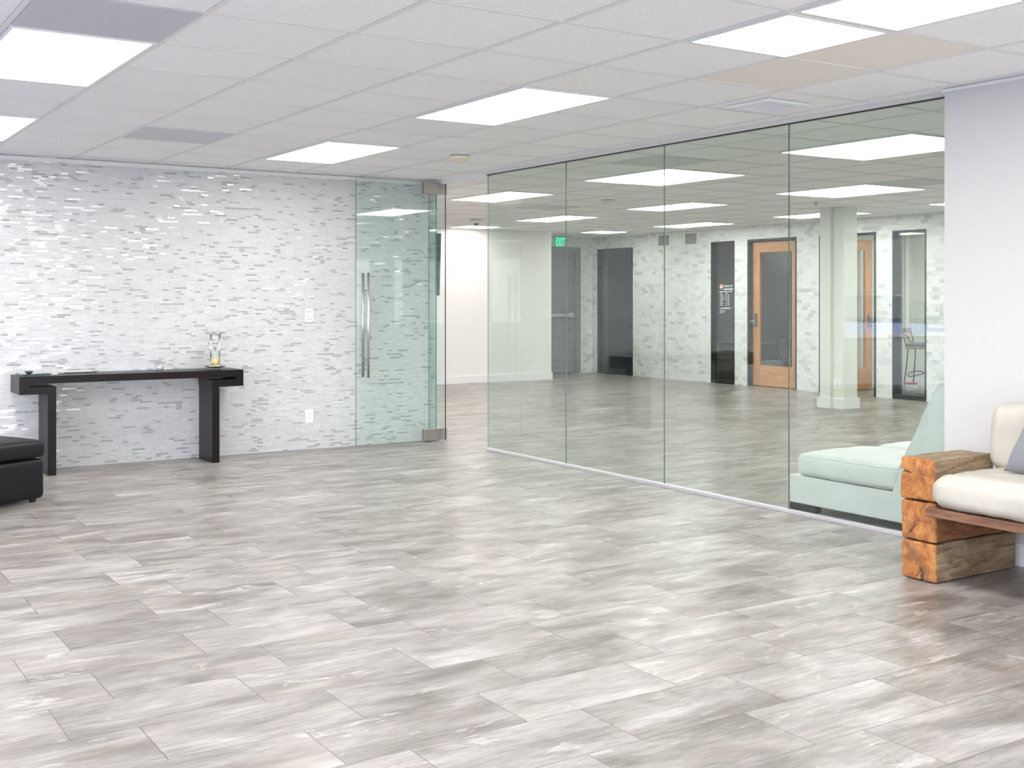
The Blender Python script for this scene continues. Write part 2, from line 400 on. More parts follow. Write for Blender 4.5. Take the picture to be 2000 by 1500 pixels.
def rounded_grid(bm, sx, sy, sz, r, n=(20, 20, 10), fn=None, mi=0):
    """box surface of size sx,sy,sz centred at origin with rounded edges, dense grid; fn(Vector,unit)->Vector"""
    hx, hy, hz = sx / 2, sy / 2, sz / 2
    cache = {}
    def vert(i, j, k):
        key = (i, j, k)
        if key in cache: return cache[key]
        def cc(q, m, h):
            t_ = q / m * 2 - 1
            return math.copysign(1 - (1 - abs(t_)) ** 1.35, t_) * h
        u = Vector((i / n[0] * 2 - 1, j / n[1] * 2 - 1, k / n[2] * 2 - 1))
        p = Vector((cc(i, n[0], hx), cc(j, n[1], hy), cc(k, n[2], hz)))
        q = Vector((max(-hx + r, min(hx - r, p.x)), max(-hy + r, min(hy - r, p.y)), max(-hz + r, min(hz - r, p.z))))
        d = p - q
        if d.length > 1e-9: p = q + d.normalized() * r
        if fn: p = fn(p, u)
        v = bm.verts.new(p); cache[key] = v; return v
    def face(a, b, c, d):
        f = bm.faces.new((a, b, c, d)); f.smooth = True; f.material_index = mi; return f
    nx, ny, nz = n
    for i in range(nx):
        for j in range(ny):
            face(vert(i, j, nz), vert(i + 1, j, nz), vert(i + 1, j + 1, nz), vert(i, j + 1, nz))
            face(vert(i, j, 0), vert(i, j + 1, 0), vert(i + 1, j + 1, 0), vert(i + 1, j, 0))
    for i in range(nx):
        for k in range(nz):
            face(vert(i, 0, k), vert(i + 1, 0, k), vert(i + 1, 0, k + 1), vert(i, 0, k + 1))
            face(vert(i, ny, k), vert(i, ny, k + 1), vert(i + 1, ny, k + 1), vert(i + 1, ny, k))
    for j in range(ny):
        for k in range(nz):
            face(vert(0, j, k), vert(0, j, k + 1), vert(0, j + 1, k + 1), vert(0, j + 1, k))
            face(vert(nx, j, k), vert(nx, j + 1, k), vert(nx, j + 1, k + 1), vert(nx, j, k + 1))

def obj(name, bm, mats, parent=None, loc=None, rot=None, smooth=None):
    me = bpy.data.meshes.new(name)
    bmesh.ops.recalc_face_normals(bm, faces=bm.faces)
    bm.to_mesh(me); bm.free()
    for m in (mats if isinstance(mats, (list, tuple)) else [mats]): me.materials.append(m)
    o = bpy.data.objects.new(name, me); col.objects.link(o)
    if parent: o.parent = parent
    if loc: o.location = loc
    if rot: o.rotation_euler = rot
    if smooth:
        for f in me.polygons: f.use_smooth = True
    return o

def thing(name, label, cat, loc=(0, 0, 0), rotz=0, group=None, rot=None):
    o = bpy.data.objects.new(name, None); col.objects.link(o)
    o.empty_display_size = .1
    o.location = loc; o.rotation_euler = rot or (0, 0, rotz)
    o['label'] = label; o['category'] = cat
    if group: o['group'] = group
    return o

def tag(o, label, cat, group=None):
    o['label'] = label; o['category'] = cat
    if group: o['group'] = group
    return o

def struct(name, bm, m, label=None):
    o = obj(name, bm, m); o['kind'] = 'structure'
    if label: o['label'] = label
    return o

def struct_root(name, loc=(0, 0, 0), rotz=0, label=None):
    o = bpy.data.objects.new(name, None); col.objects.link(o)
    o.location = loc; o.rotation_euler = (0, 0, rotz); o['kind'] = 'structure'
    if label: o['label'] = label
    return o

def dup(root, loc, label, group=None, rotz=None):
    r = root.copy(); col.objects.link(r); r.location = loc
    if rotz is not None: r.rotation_euler = (0, 0, rotz)
    r['label'] = label
    if group: r['group'] = group
    for ch in list(root.children):
        c = ch.copy(); col.objects.link(c); c.parent = r
        for g in ch.children:
            d = g.copy(); col.objects.link(d); d.parent = c
    return r

# ------------------------------------------------------------------ key dimensions (metres, camera foot at the origin)
H = 2.378            # ceiling height
YW = 9.427           # mosaic wall
XG = 5.268           # glass partition
XM = 12.45           # marble wall
YB = 15.45           # far white wall
YE = 16.60           # exit door wall
XL, YN = -2.6, -2.6  # left and near walls of the lounge
EPS = .0

# ------------------------------------------------------------------ floor, ceiling
bm = new(); add_box(bm, XL - .2, 17.2, YN - .2, 19.0, -.1, 0); struct('floor', bm, M['floor'], 'grey weathered wood-look floor tiles')

def gx(i): return GX0 + GU * i
def gy(j): return GY0 + GU * j
lights = [(0, 1, 2), (0, 5, 2), (4, 5, 2), (4, 1, 2), (4, -2, 1), (4, -3, 1), (0, -3, 2), (-4, 1, 2), (-4, 5, 2), (-4, -3, 2), (0, -7, 2), (4, -7, 2), (-4, -7, 2),
          (9, 9, 2), (13, 13, 2), (9, 5, 2), (13, 9, 2), (17, 13, 2), (17, 17, 1), (9, 1, 2), (13, 5, 2), (17, 9, 2), (13, 17, 1), (17, 5, 2), (9, 13, 2),
          (13, 1, 2), (17, 1, 2), (9, -3, 2), (13, -3, 2)]
panels = [(0, 0), (2, 5), (8, 4), (11, 11), (13, 4)]
skip = set()
for i, j, n in lights:
    if n == 2: skip.add((i, j + 1))
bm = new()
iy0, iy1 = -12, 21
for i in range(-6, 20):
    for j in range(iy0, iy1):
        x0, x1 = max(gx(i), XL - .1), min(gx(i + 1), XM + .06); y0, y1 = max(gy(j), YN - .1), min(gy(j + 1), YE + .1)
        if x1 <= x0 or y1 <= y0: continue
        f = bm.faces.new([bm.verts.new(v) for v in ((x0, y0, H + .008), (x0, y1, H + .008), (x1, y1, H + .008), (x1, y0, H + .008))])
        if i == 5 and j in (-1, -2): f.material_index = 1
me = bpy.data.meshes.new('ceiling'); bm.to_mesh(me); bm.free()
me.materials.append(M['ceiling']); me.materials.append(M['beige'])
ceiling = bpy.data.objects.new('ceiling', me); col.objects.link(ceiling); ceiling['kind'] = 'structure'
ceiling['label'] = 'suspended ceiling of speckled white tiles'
bm = new(); add_box(bm, XL - .2, 17.2, YN - .2, 19.0, H + .05, H + .15)
o = obj('ceiling_deck', bm, M['white_wall'], ceiling)
bm = new()
w = .0115
for i in range(-5, 20):
    x = gx(i)
    if XL < x < XM: add_box(bm, x - w, x + w, YN, YE, H + .0045, H + .012)
for i in range(-6, 20):
    for j in range(iy0, iy1):
        if (i, j) in skip: continue
        y = gy(j)
        if not (YN < y < YE): continue
        a, b = max(gx(i) + w, XL), min(gx(i + 1) - w, XM)
        if b > a: add_box(bm, a, b, y - w, y + w, H + .0050, H + .011)
obj('ceiling_grid', bm, M['tbar'], ceiling)

# ------------------------------------------------------------------ walls
def wall(name, x0, x1, y0, y1, mat, z0=0, z1=H + .03, label=None):
    bm = new(); add_box(bm, x0, x1, y0, y1, z0, z1); return struct(name, bm, mat, label)
# mosaic wall
wall('wall_back', -.25, XG - .006, YW, YW + .12, M['mosaic'], label='white and grey glass stick mosaic wall')
# lounge right wall (sofa wall)
wall('wall_right', 5.16, 5.34, YN, 3.845, M['white_wall'], label='plain white wall behind the beam sofa')
wall('wall_near', XL - .1, 5.16, YN - .12, YN, M['white_wall'], 0, .5)
bm = new(); add_box(bm, XL - .1, 5.16, YN - .12, YN, 2.1, H + .03)
for x in (XL - .1, -.2, 2.3, 4.6): add_box(bm, x, x + .5, YN - .12, YN, .5, 2.1)
struct('wall_near_upper', bm, M['white_wall'])
bm = new()
add_box(bm, XL - .12, XL, YN, YW + .12, 0, .45); add_box(bm, XL - .12, XL, YN, YW + .12, 2.13, H + .03)
for y in (YN, .6, 3.6, 6.6, YW - .1): add_box(bm, XL - .12, XL, y, y + .22, .45, 2.13)
struct('wall_left', bm, M['white_wall'])
# storefront beside the mosaic wall
bm = new(); add_box(bm, XL, -.25, YW, YW + .12, 2.13, H + .03); add_box(bm, XL, -.25, YW, YW + .12, 0, .85); struct('wall_storefront', bm, M['white_wall'])
r = struct_root('window_1', label='storefront window beside the mosaic wall')
bm = new(); add_box(bm, XL, -.25, YW + .02, YW + .07, .85, .89); add_box(bm, XL, -.25, YW + .02, YW + .07, 2.09, 2.13); add_box(bm, XL, -.25, YW - .03, YW + .0, .835, .865)
for x in (XL, -1.45, -.30): add_box(bm, x, x + .05, YW + .02, YW + .07, .89, 2.09)
obj('window_frame', bm, M['alu'], r)
bm = new(); add_box(bm, XL, -.25, YW + .04, YW + .046, .88, 2.11); obj('pane', bm, M['glass_clear'], r)
# back room walls
wall('wall_far', XG + .05, 10.77, YB, YB + .12, M['cream_wall'], label='off-white far wall past the glass door')
wall('wall_far_return', 10.65, 10.77, YB + .12, YE, M['cream_wall'])
wall('wall_hall', XG - .12, XG - .006, YW + .12, YB, M['cream_wall'])
wall('wall_back_near', 5.34, 17.0, YN - .12, YN, M['cream_wall'])
# marble wall with openings
opens = [(15.448, 16.436, 0, 2.177), (13.0, 13.522, 0, 2.185), (11.742, 12.725, 0, 2.19), (10.337, 11.322, 0, 2.19), (9.545, 10.072, 0, 2.19)]
bm = new()
edges = sorted(opens)
yprev = YN; XB = XM + .16
for (a, b, c, d) in edges:
    add_box(bm, XM, XB, yprev, a, 0, H + .03); add_box(bm, XM, XB, a, b, d, H + .03); yprev = b
add_box(bm, XM, XB, yprev, YE + .12, 0, H + .03)
struct('wall_marble', bm, M['marble_y'], 'marble brick wall with doors and tall windows')
bm = new(); add_box(bm, 10.77, 11.10, YE, YE + .12, 0, H + .03); add_box(bm, 11.10, 12.19, YE, YE + .12, 2.21, H + .03); add_box(bm, 12.19, XM, YE, YE + .12, 0, H + .03)
struct('wall_exit', bm, M['marble_x'], 'short marble brick wall around the exit door')
# rooms behind the marble wall
bm = new()
add_box(bm, 15.4, 15.5, 11.62, 19, 0, H); add_box(bm, XB, 15.4, 14.2, 14.3, 0, H); add_box(bm, XB, 15.5, 18.9, 19, 0, H); add_box(bm, XB, 15.4, 11.60, 11.66, 0, H)
struct('wall_office', bm, M['dark_room'], 'dark office walls behind the marble wall')
bm = new()
add_box(bm, XB, 14.7, 11.44, 11.56, 0, H); add_box(bm, 14.62, 14.7, YN, 11.44, 0, H)
struct('wall_side_room', bm, M['green_wall'], 'pale walls of the lit side room')
bm = new(); add_box(bm, XB, 17.2, YN, 19, H + .012, H + .03); struct('ceiling_offices', bm, M['white_wall'])
bm = new(); add_box(bm, XB, 14.61, 11.425, 11.44, 0, .11, .003); add_box(bm, 14.605, 14.62, 6, 11.425, 0, .11, .003); struct('baseboard_side_room', bm, M['trim'])

# baseboards, trims
bm = new(); add_box(bm, 5.146, 5.16, YN, 3.845, 0, .108, .003); struct('baseboard_right', bm, M['trim'])
bm = new(); add_box(bm, XG + .06, 10.785, YB - .015, YB, 0, .118, .003); add_box(bm, 10.77, 10.785, YB - .0, YE, 0, .118, .003); struct('baseboard_far', bm, M['trim'])
bm = new(); add_box(bm, -.25, 5.26, YW - .018, YW, H - .004, H + .002); add_box(bm, -.25, 5.26, YW - .003, YW, H - .028, H); struct('trim_1', bm, M['tbar'])
bm = new(); add_box(bm, 5.145, 5.20, YN, 8.51, H - .002, H + .01); add_box(bm, 5.225, XG - .012, 3.85, 8.51, H - .012, H + .01); add_box(bm, 5.135, 5.16, YN, 3.845, H - .014, H + .002)
add_box(bm, XG + .012, XG + .05, 3.85, 8.51, H - .012, H + .01); struct('trim_2', bm, M['tbar'])
bm = new(); add_box(bm, XG - .010, XG + .010, 3.85, 8.51, H - .018, H); struct('trim_3', bm, M['black'], 'black gasket along the top of the glass partition')
bm = new(); add_box(bm, XG - .03, XG + .04, 8.51, YW, H - .03, H + .01, .003); struct('trim_4', bm, M['trim'], 'white header over the glass door opening')
bm = new(); add_box(bm, XG - .018, XG + .018, 3.85, 8.515, 0, .022, .002); struct('trim_5', bm, M['alu'], 'low aluminium base rail under the glass partition')

# ------------------------------------------------------------------ glass partition
ys = [3.85, 5.029, 6.189, 7.355, 8.509]
glab = ['green tinted glass partition panel beside the white wall, before the pale lounge chairs',
        'green tinted glass partition panel, second from the white wall',
        'green tinted glass partition panel, second from the open end',
        'green tinted glass partition panel at the open end beside the doorway']
for k in range(4):
    a, b = ys[k], ys[k + 1]
    bm = new()
    vs = add_box(bm, XG - .004, XG + .004, a + .002, b - .002, .010, H - .006)
    bm.normal_update()
    for f in bm.faces:
        if abs(f.normal.x) < .5: f.material_index = 2 if f.normal.y > .5 else 1
    o = obj('glass_partition_panel', bm, [M['glass'], M['glass_edge'], M['glass_edge_lit']])
    tag(o, glab[k], 'glass panel', 'glass partition panels')

# glass door, open against the mosaic wall
ang = math.radians(-.3)
dr = struct_root('door_1', (4.40, 9.305, 0), ang, 'open green tinted glass door with a long steel pull handle against the mosaic wall')
Ld = .805
bm = new(); add_box(bm, 0, Ld, -.006, .006, .012, H - .02)
bm.normal_update()
for f in bm.faces:
    if f.normal.x > .5: f.material_index = 2
    elif abs(f.normal.y) < .5: f.material_index = 1
obj('glass_leaf', bm, [M['glass_door'], M['glass_edge'], M['glass_edge2']], dr)
for s, lab in ((-1, 'front'), (1, 'rear')):
    bm = new(); x = .095; y = s * .055
    add_tube(bm, [(x, y, .61), (x, y, 1.53)], .012, 16)
    for z in (.76, 1.375): add_tube(bm, [(x, y, z), (x, s * .006, z)], .009, 12)
    obj('pull_handle', bm, M['steel'], dr)
for z0, z1, nm in ((.016, .118, 'lower'), (H - .124, H - .018, 'upper')):
    bm = new(); add_box(bm, Ld - .138, Ld + .10, -.018, -.007, z0, z1, .0015); add_box(bm, Ld - .138, Ld + .10, .007, .018, z0, z1, .0015)
    add_box(bm, Ld + .004, Ld + .10, -.007, .007, z0, z1)
    obj('patch_fitting', bm, M['nickel'], dr)
bm = new(); add_lathe(bm, [(0, 0), (.022, 0), (.022, .006), (.012, .008), (.012, .018), (0, .018)], (Ld + .03, 0, 0), 20); obj('floor_pivot', bm, M['chrome'], dr)
bm = new(); add_box(bm, XG - .005, XG + .005, 9.245, YW, .012, H - .03)
bm.normal_update()
for f in bm.faces:
    if f.normal.y < -.5: f.material_index = 1
o = obj('glass_sidelight', bm, [M['glass_thin'], M['glass_edge']]); tag(o, 'narrow clear glass strip between the door pivot and the mosaic wall', 'glass panel')

bm = new(); add_box(bm, 5.188, XG - .008, YW - .022, YW - .010, .012, H - .03)
bm.normal_update()
for f in bm.faces:
    if abs(f.normal.x) > .5: f.material_index = 1
o = obj('glass_strip', bm, [M['glass_door'], M['glass_edge2']]); tag(o, 'narrow teal glass strip covering the end of the mosaic wall behind the open door', 'glass panel')

# ------------------------------------------------------------------ ceiling things
def light_proto(n):
    t = thing('ceiling_light', '', 'ceiling light', (0, 0, H))
    L = GU * n; a = .014; b = .030
    bm = new()
    for (x0, x1, y0, y1) in ((a, GU - a, a, b), (a, GU - a, L - b, L - a), (a, b, b, L - b), (GU - b, GU - a, b, L - b)):
        add_box(bm, x0, x1, y0, y1, -.001, .010)
    obj('fixture_frame', bm, M['fixture'], t)
    bm = new(); add_box(bm, b, GU - b, b, L - b, .001, .006); obj('diffuser', bm, M['light'], t)
    return t
lab = {(0, 1): 'large lit ceiling panel beside the perforated speaker tile, upper left', (0, 5): 'lit ceiling panel cut by the left edge of the photo',
 (4, 5): 'lit ceiling panel nearest the mosaic wall, before the glass door', (4, 1): 'lit ceiling panel alone in the middle of the lounge ceiling',
 (4, -2): 'square lit ceiling panel touching the two beige ceiling tiles', (4, -3): 'square lit ceiling panel cut by the top edge, upper right',
 (9, 9): 'lit ceiling panel seen partly through the open doorway, nearest of the two there', (13, 17): 'lit ceiling panel at the far off-white wall, by the smoke detector',
 (13, 13): 'lit ceiling panel behind the glass joint above the EXIT sign', (9, 5): 'wide lit ceiling panel behind glass next to the grey speaker tile',
 (13, 9): 'lit ceiling panel behind glass beyond the wide one, in front of the return grilles', (17, 13): 'thin lit ceiling panel behind glass right over the two return grilles',
 (17, 17): 'small lit ceiling panel over the corner of the marble walls', (9, 1): 'lit ceiling panel behind glass nearest the white wall, upper right of the partition',
 (13, 5): 'lit ceiling panel behind glass in front of the cream column top', (17, 9): 'thin lit ceiling panel partly hidden by the cream column',
 (17, 5): 'sliver of lit ceiling panel at the right end of the marble wall'}
protos = {}
for k, (i, j, n) in enumerate(lights):
    l = lab.get((i, j), 'unseen ceiling panel added to brighten the side room')
    if n not in protos:
        protos[n] = light_proto(n); protos[n].location = (gx(i), gy(j), H); protos[n]['label'] = l; protos[n]['group'] = 'lit ceiling panels'
    else: dup(protos[n], (gx(i), gy(j), H), l, 'lit ceiling panels')

dup(protos[2], (13.2, 9.2, H), 'lit ceiling panel inside the side room, seen through the narrow window', 'lit ceiling panels')
dup(protos[2], (13.6, 6.8, H), 'unseen ceiling panel added to brighten the side room', 'lit ceiling panels')  # extra panel put out of view to brighten the side room
plab = ['perforated grey ceiling panel with a round duct shadow, upper left', 'smooth grey ceiling panel near the mosaic wall',
        'grey ceiling panel behind glass beside the wide lit panel', 'grey ceiling panel far behind glass past the doorway light', 'grey ceiling panel behind glass left of the white wall']
for k, (i, j) in enumerate(panels):
    t = thing('ceiling_return_panel', plab[k], 'ceiling panel', (gx(i), gy(j), H), 0, 'grey ceiling return panels')
    bm = new(); add_box(bm, .0125, GU - .0125, .0125, GU - .0125, .001, .006); obj('panel_face', bm, M['perf'] if k == 0 else M['perf2'], t)
# vent with square frame and louvres
vt = thing('ceiling_vent', 'small square white air vent in the ceiling beside the glass partition', 'vent', (4.742, 4.69, H))
bm = new()
s = .165; q = .115
for (x0, x1, y0, y1) in ((-s, s, -s, -q), (-s, s, q, s), (-s, -q, -q, q), (q, s, -q, q)): add_box(bm, x0, x1, y0, y1, -.010, .006, .002)
obj('vent_frame', bm, M['vent'], vt)
bm = new()
for k in range(12):
    y = -q + .01 + k * .019
    add_box(bm, -q, q, y, y + .011, -.004, 0, 0, 2, 0, Matrix.Translation((0, y, 0)) @ Matrix.Rotation(.5, 4, 'X') @ Matrix.Translation((0, -y, 0)))
obj('louvres', bm, M['vent'], vt)
bm = new(); add_box(bm, -q, q, -q, q, .003, .006); obj('duct_opening', bm, M['desk'], vt)
# detectors
t = thing('smoke_detector', 'cream smoke detector on the lounge ceiling near the glass partition', 'smoke detector', (4.46, 7.61, H))
bm = new(); add_lathe(bm, [(0, 0), (.075, 0), (.075, -.012), (.066, -.026), (.045, -.032), (0, -.033)], seg=28); obj('housing', bm, M['cream_plastic'], t)
bm = new(); add_lathe(bm, [(.028, -.031), (.028, -.040), (0, -.041)], seg=20); obj('sensor_cap', bm, M['cream_plastic'], t)
t = thing('smoke_detector', 'white smoke detector on the far ceiling seen through the doorway', 'smoke detector', (8.25, 13.63, H))
bm = new(); add_lathe(bm, [(0, 0), (.085, 0), (.085, -.010), (.055, -.045), (0, -.047)], seg=28); obj('housing', bm, M['fixture'], t)
bm = new(); add_lathe(bm, [(.03, -.045), (.03, -.062), (0, -.063)], seg=20); obj('sensor_cap', bm, M['slot'], t)
t = thing('ceiling_speaker', 'small round ring fitting in the ceiling behind the glass partition', 'ceiling speaker', (7.84, 10.15, H))
bm = new(); add_tube(bm, [(.085 * math.cos(a * PI / 16), .085 * math.sin(a * PI / 16), -.002) for a in range(32)], .006, 8, True); obj('ring', bm, M['fixture'], t)
bm = new(); add_lathe(bm, [(0, -.001), (.078, -.001), (.078, .002)], seg=28); obj('speaker_grille', bm, M['perf2'], t)
t = thing('sprinkler_head', 'tiny brass sprinkler head on the ceiling left of the column', 'sprinkler', (9.9, 9.05, H + .004))
bm = new(); add_lathe(bm, [(0, 0), (.03, 0), (.03, -.004), (.01, -.006), (.01, -.03), (.022, -.034), (.022, -.037), (0, -.037)], seg=16); obj('deflector', bm, M['nickel'], t)

# return grilles on the marble wall
for (a, b, l) in ((14.46, 14.82, 'white louvred return grille high on the marble wall, crossed by a glass joint'), (13.80, 14.16, 'white louvred return grille high on the marble wall, right of the pair')):
    t = thing('return_grille', l, 'air grille', (XM, (a + b) / 2, 2.255), 0, 'return grilles on the marble wall')
    h = .105; w2 = (b - a) / 2
    bm = new()
    for (y0, y1, z0, z1) in ((-w2, w2, h - .025, h), (-w2, w2, -h, -h + .025), (-w2, -w2 + .04, -h + .025, h - .025), (w2 - .04, w2, -h + .025, h - .025)): add_box(bm, -.012, 0, y0, y1, z0, z1, .002)
    obj('grille_frame', bm, M['plastic'], t)
    bm = new(); add_box(bm, -.002, .001, -w2 + .04, w2 - .04, -h + .025, h - .025); obj('duct_opening', bm, M['slot'], t)
    bm = new()
    for k in range(9):
        z = -h + .034 + k * .0165
        add_box(bm, -.010, -.003, -w2 + .04, w2 - .04, z, z + .0048)
    obj('louvres', bm, M['plastic'], t)

# ------------------------------------------------------------------ openings in the marble wall
def frame_rect(bm, xa, xb, y0, y1, z0, z1, t, bottom=True, bev=0):
    add_box(bm, xa, xb, y0, y0 + t, z0, z1, bev); add_box(bm, xa, xb, y1 - t, y1, z0, z1, bev); add_box(bm, xa, xb, y0 + t, y1 - t, z1 - t, z1, bev)
    if bottom: add_box(bm, xa, xb, y0 + t, y1 - t, z0, z0 + t, bev)
# window_2: wide dark glazing beside the corner
r = struct_root('window_2', label='wide dark floor-length window at the corner of the marble wall')
bm = new(); frame_rect(bm, XM - .004, XB, 15.448, 16.436, 0, 2.177, .014); obj('window_frame', bm, M['black'], r)
bm = new(); add_box(bm, XM + .05, XM + .056, 15.462, 16.422, .014, 2.163); obj('pane', bm, M['glass_clear'], r)
r = struct_root('window_3', label='tall narrow dark window with opening hours lettering')
bm = new(); frame_rect(bm, XM - .004, XB, 13.0, 13.522, 0, 2.185, .014); add_box(bm, XM, XB, 13.014, 13.508, .014, .05); obj('window_frame', bm, M['black'], r)
bm = new(); add_box(bm, XM + .05, XM + .056, 13.014, 13.508, .05, 2.171); obj('pane', bm, M['glass_clear'], r)
r = struct_root('window_4', label='tall narrow window showing the bar stool and paint can')
bm = new(); frame_rect(bm, XM - .004, XB, 9.545, 10.072, 0, 2.19, .025); add_box(bm, XM, XB, 9.57, 10.047, .025, .055); obj('window_frame', bm, M['frame'], r)
bm = new(); add_box(bm, XM + .05, XM + .056, 9.57, 10.047, .055, 2.165); obj('pane', bm, M['glass_clear'], r)

def wood_door(root, w_, h_, flip=1):
    """leaf along +Y from origin, thickness along X, origin at floor corner"""
    st, tr, br = .13, .14, .29
    tck = .022
    for (y0, y1) in ((0, st), (w_ - st, w_)):
        bm = new(); add_box(bm, -tck, tck, y0, y1, .012, h_, .002); obj('stile', bm, M['fir'], root)
    bm = new(); add_box(bm, -tck, tck, st, w_ - st, h_ - tr, h_, .002); obj('top_rail', bm, M['fir_h'], root)
    bm = new(); add_box(bm, -tck, tck, st, w_ - st, .012, .012 + br, .002); obj('bottom_rail', bm, M['fir_h'], root)
    bm = new()
    for s_ in (-1, 1):
        x0, x1 = (s_ * tck - s_ * .004, s_ * tck - s_ * .014)
        frame_rect(bm, min(x0, x1), max(x0, x1), st - .001, w_ - st + .001, .012 + br - .001, h_ - tr + .001, .012)
    obj('glazing_bead', bm, M['fir'], root)
    bm = new(); add_box(bm, -.003, .003, st, w_ - st, .012 + br, h_ - tr); obj('glass', bm, M['glass_clear'], root)
def lockset(root, y, z, s_=-1, dirn=1):
    bm = new(); add_box(bm, s_ * .022, s_ * .040, y - .032, y + .032, z - .095, z + .085, .012, 3)
    add_box(bm, s_ * .038, s_ * .052, y - .026, y + .026, z + .01, z + .075, .008, 3)
    obj('lock_case', bm, M['nickel'], root)
    bm = new(); add_lathe(bm, [(0, .0), (.014, 0), (.014, .05), (0, .05)], seg=16)
    bmesh.ops.rotate(bm, verts=bm.verts, cent=(0, 0, 0), matrix=Matrix.Rotation(s_ * PI / 2, 3, 'Y')); bmesh.ops.translate(bm, verts=bm.verts, vec=(s_ * .035, y, z - .03))
    add_tube(bm, [(s_ * .08, y, z - .03), (s_ * .082, y + dirn * .05, z - .032), (s_ * .078, y + dirn * .11, z - .03)], .009, 10)
    obj('lever_handle', bm, M['nickel'], root)
# door_2 closed wooden door
r = struct_root('door_2', label='black frame around the closed glazed wooden door')
bm = new(); frame_rect(bm, XM - .006, XM + .12, 11.742, 12.725, 0, 2.19, .028, False); frame_rect(bm, XM + .12, XB, 11.742, 12.725, 0, 2.19, .045, False)
obj('door_frame', bm, M['frame'], r)
l = struct_root('door_leaf', (XM + .105, 11.772, 0)); del l['kind']; l.parent = r
wood_door(l, .925, 2.145); lockset(l, .925 - .065, 1.0, -1, 1)
# door_3 open wooden door
r = struct_root('door_3', label='black door frame partly behind the column with its wooden door open inward')
bm = new(); frame_rect(bm, XM - .006, XB, 10.337, 11.322, 0, 2.19, .028, False); obj('door_frame', bm, M['black'], r)
l = struct_root('door_leaf', (XM + .10, 11.275, 0), -PI / 2 - .02); del l['kind']; l.parent = r
wood_door(l, .90, 2.145); lockset(l, .90 - .065, 1.0, -1, 1); lockset(l, .90 - .065, 1.0, 1, 1)
# door_4 exit door
r = struct_root('door_4', label='slate grey steel exit door with a push bar under the EXIT sign')
bm = new(); add_box(bm, 11.10, 11.20, YE - .02, YE + .06, 0, 2.21, .004); add_box(bm, 12.09, 12.19, YE - .02, YE + .06, 0, 2.21, .004); add_box(bm, 11.20, 12.09, YE - .02, YE + .06, 2.12, 2.21, .004)
add_box(bm, 11.20, 11.225, YE + .0, YE + .06, 0, 2.12); add_box(bm, 12.065, 12.09, YE + .0, YE + .06, 0, 2.12); add_box(bm, 11.225, 12.065, YE, YE + .06, 2.095, 2.12)
obj('door_frame', bm, M['exit_door'], r)
bm = new(); add_box(bm, 11.227, 12.063, YE + .02, YE + .06, .015, 2.093, .003); obj('door_leaf', bm, M['exit_door'], r)
bm = new(); add_box(bm, 11.26, 12.03, YE - .035, YE - .005, .985, 1.045, .008); add_box(bm, 11.26, 11.33, YE - .02, YE + .02, .97, 1.06, .006); add_box(bm, 11.96, 12.03, YE - .02, YE + .02, .97, 1.06, .006)
obj('push_bar', bm, M['alu'], r)

def text_mesh(name, body, size, mat, parent, loc, rot, align='LEFT', bold=0, ext=.0006):
    cu = bpy.data.curves.new(name + '_curve', 'FONT'); cu.body = body; cu.size = size; cu.align_x = align
    cu.extrude = ext; cu.offset = bold
    tmp = bpy.data.objects.new(name + '_tmp', cu); col.objects.link(tmp)
    dg = bpy.context.evaluated_depsgraph_get(); dg.update()
    me = bpy.data.meshes.new_from_object(tmp.evaluated_get(dg))
    bpy.data.objects.remove(tmp)
    o = bpy.data.objects.new(name, me); col.objects.link(o)
    me.materials.clear(); me.materials.append(mat); o.parent = parent; o.location = loc; o.rotation_euler = rot
    return o
# EXIT sign (faces -Y)
t = thing('exit_sign', 'green lettered EXIT sign above the slate grey door', 'exit sign', (11.73, YE - .05, 2.30))
bm = new(); add_box(bm, -.15, .15, -.004, .004, -.075, .072, .002); obj('sign_panel', bm, M['exit_panel'], t)
bm = new(); add_box(bm, -.155, .155, -.03, .03, .068, .078, .002); obj('mounting_bar', bm, M['fixture'], t)
lt = text_mesh('lettering', 'EXIT', .20, M['exit_green'], t, (0, -.006, -.072), (PI / 2, 0, 0), 'CENTER', .006, .001); lt.scale = (.50, 1, 1)
# opening hours lettering on window_3 (faces -X): text runs toward -Y
t = thing('window_lettering', 'white opening hours lettering with a round red emblem on the narrow dark window', 'lettering', (XM + .046, 13.385, 1.53))
RT = (PI / 2, 0, -PI / 2)
def ht(body, dy, dz, size, bold=0, nm='line'): return text_mesh(nm, body, size, M['decal_white'], t, (0, -dy, dz), RT, 'LEFT', bold)
ht('hours of', .098, -.045, .054, .0012, 'heading'); ht('operation', .098, -.092, .054, .0012, 'heading')
bm = new(); add_box(bm, -.001, 0, -.285, 0, -.121, -.113); obj('rule', bm, M['decal_white'], t)
days = ['Day', 'Monday', 'Tuesday', 'Wednesday', 'Thursday', 'Friday', 'Saturday', 'Sunday']
hrs = ['Hours', '9am - 9pm', '9am - 9pm', '9am - 9pm', '9am - 9pm', '9am - 9pm', '9am - 6pm', '9am - 6pm']
for k in range(8):
    ht(days[k], .018, -.146 - k * .0262, .021, .0006, 'day_name'); ht(hrs[k], .135, -.146 - k * .0262, .021, .0006, 'hours_entry')
ht('1 844-408-SPOT', .008, -.385, .036, .0012, 'phone_line')
for k, s_ in enumerate(('www.', 'info', 'visit')):
    bm = new(); add_box(bm, -.001, 0, -(.12, .125, .095)[k], -.008, -.412 - k * .018, -.405 - k * .018); obj('fine_print', bm, M['decal_white'], t)
t2 = None
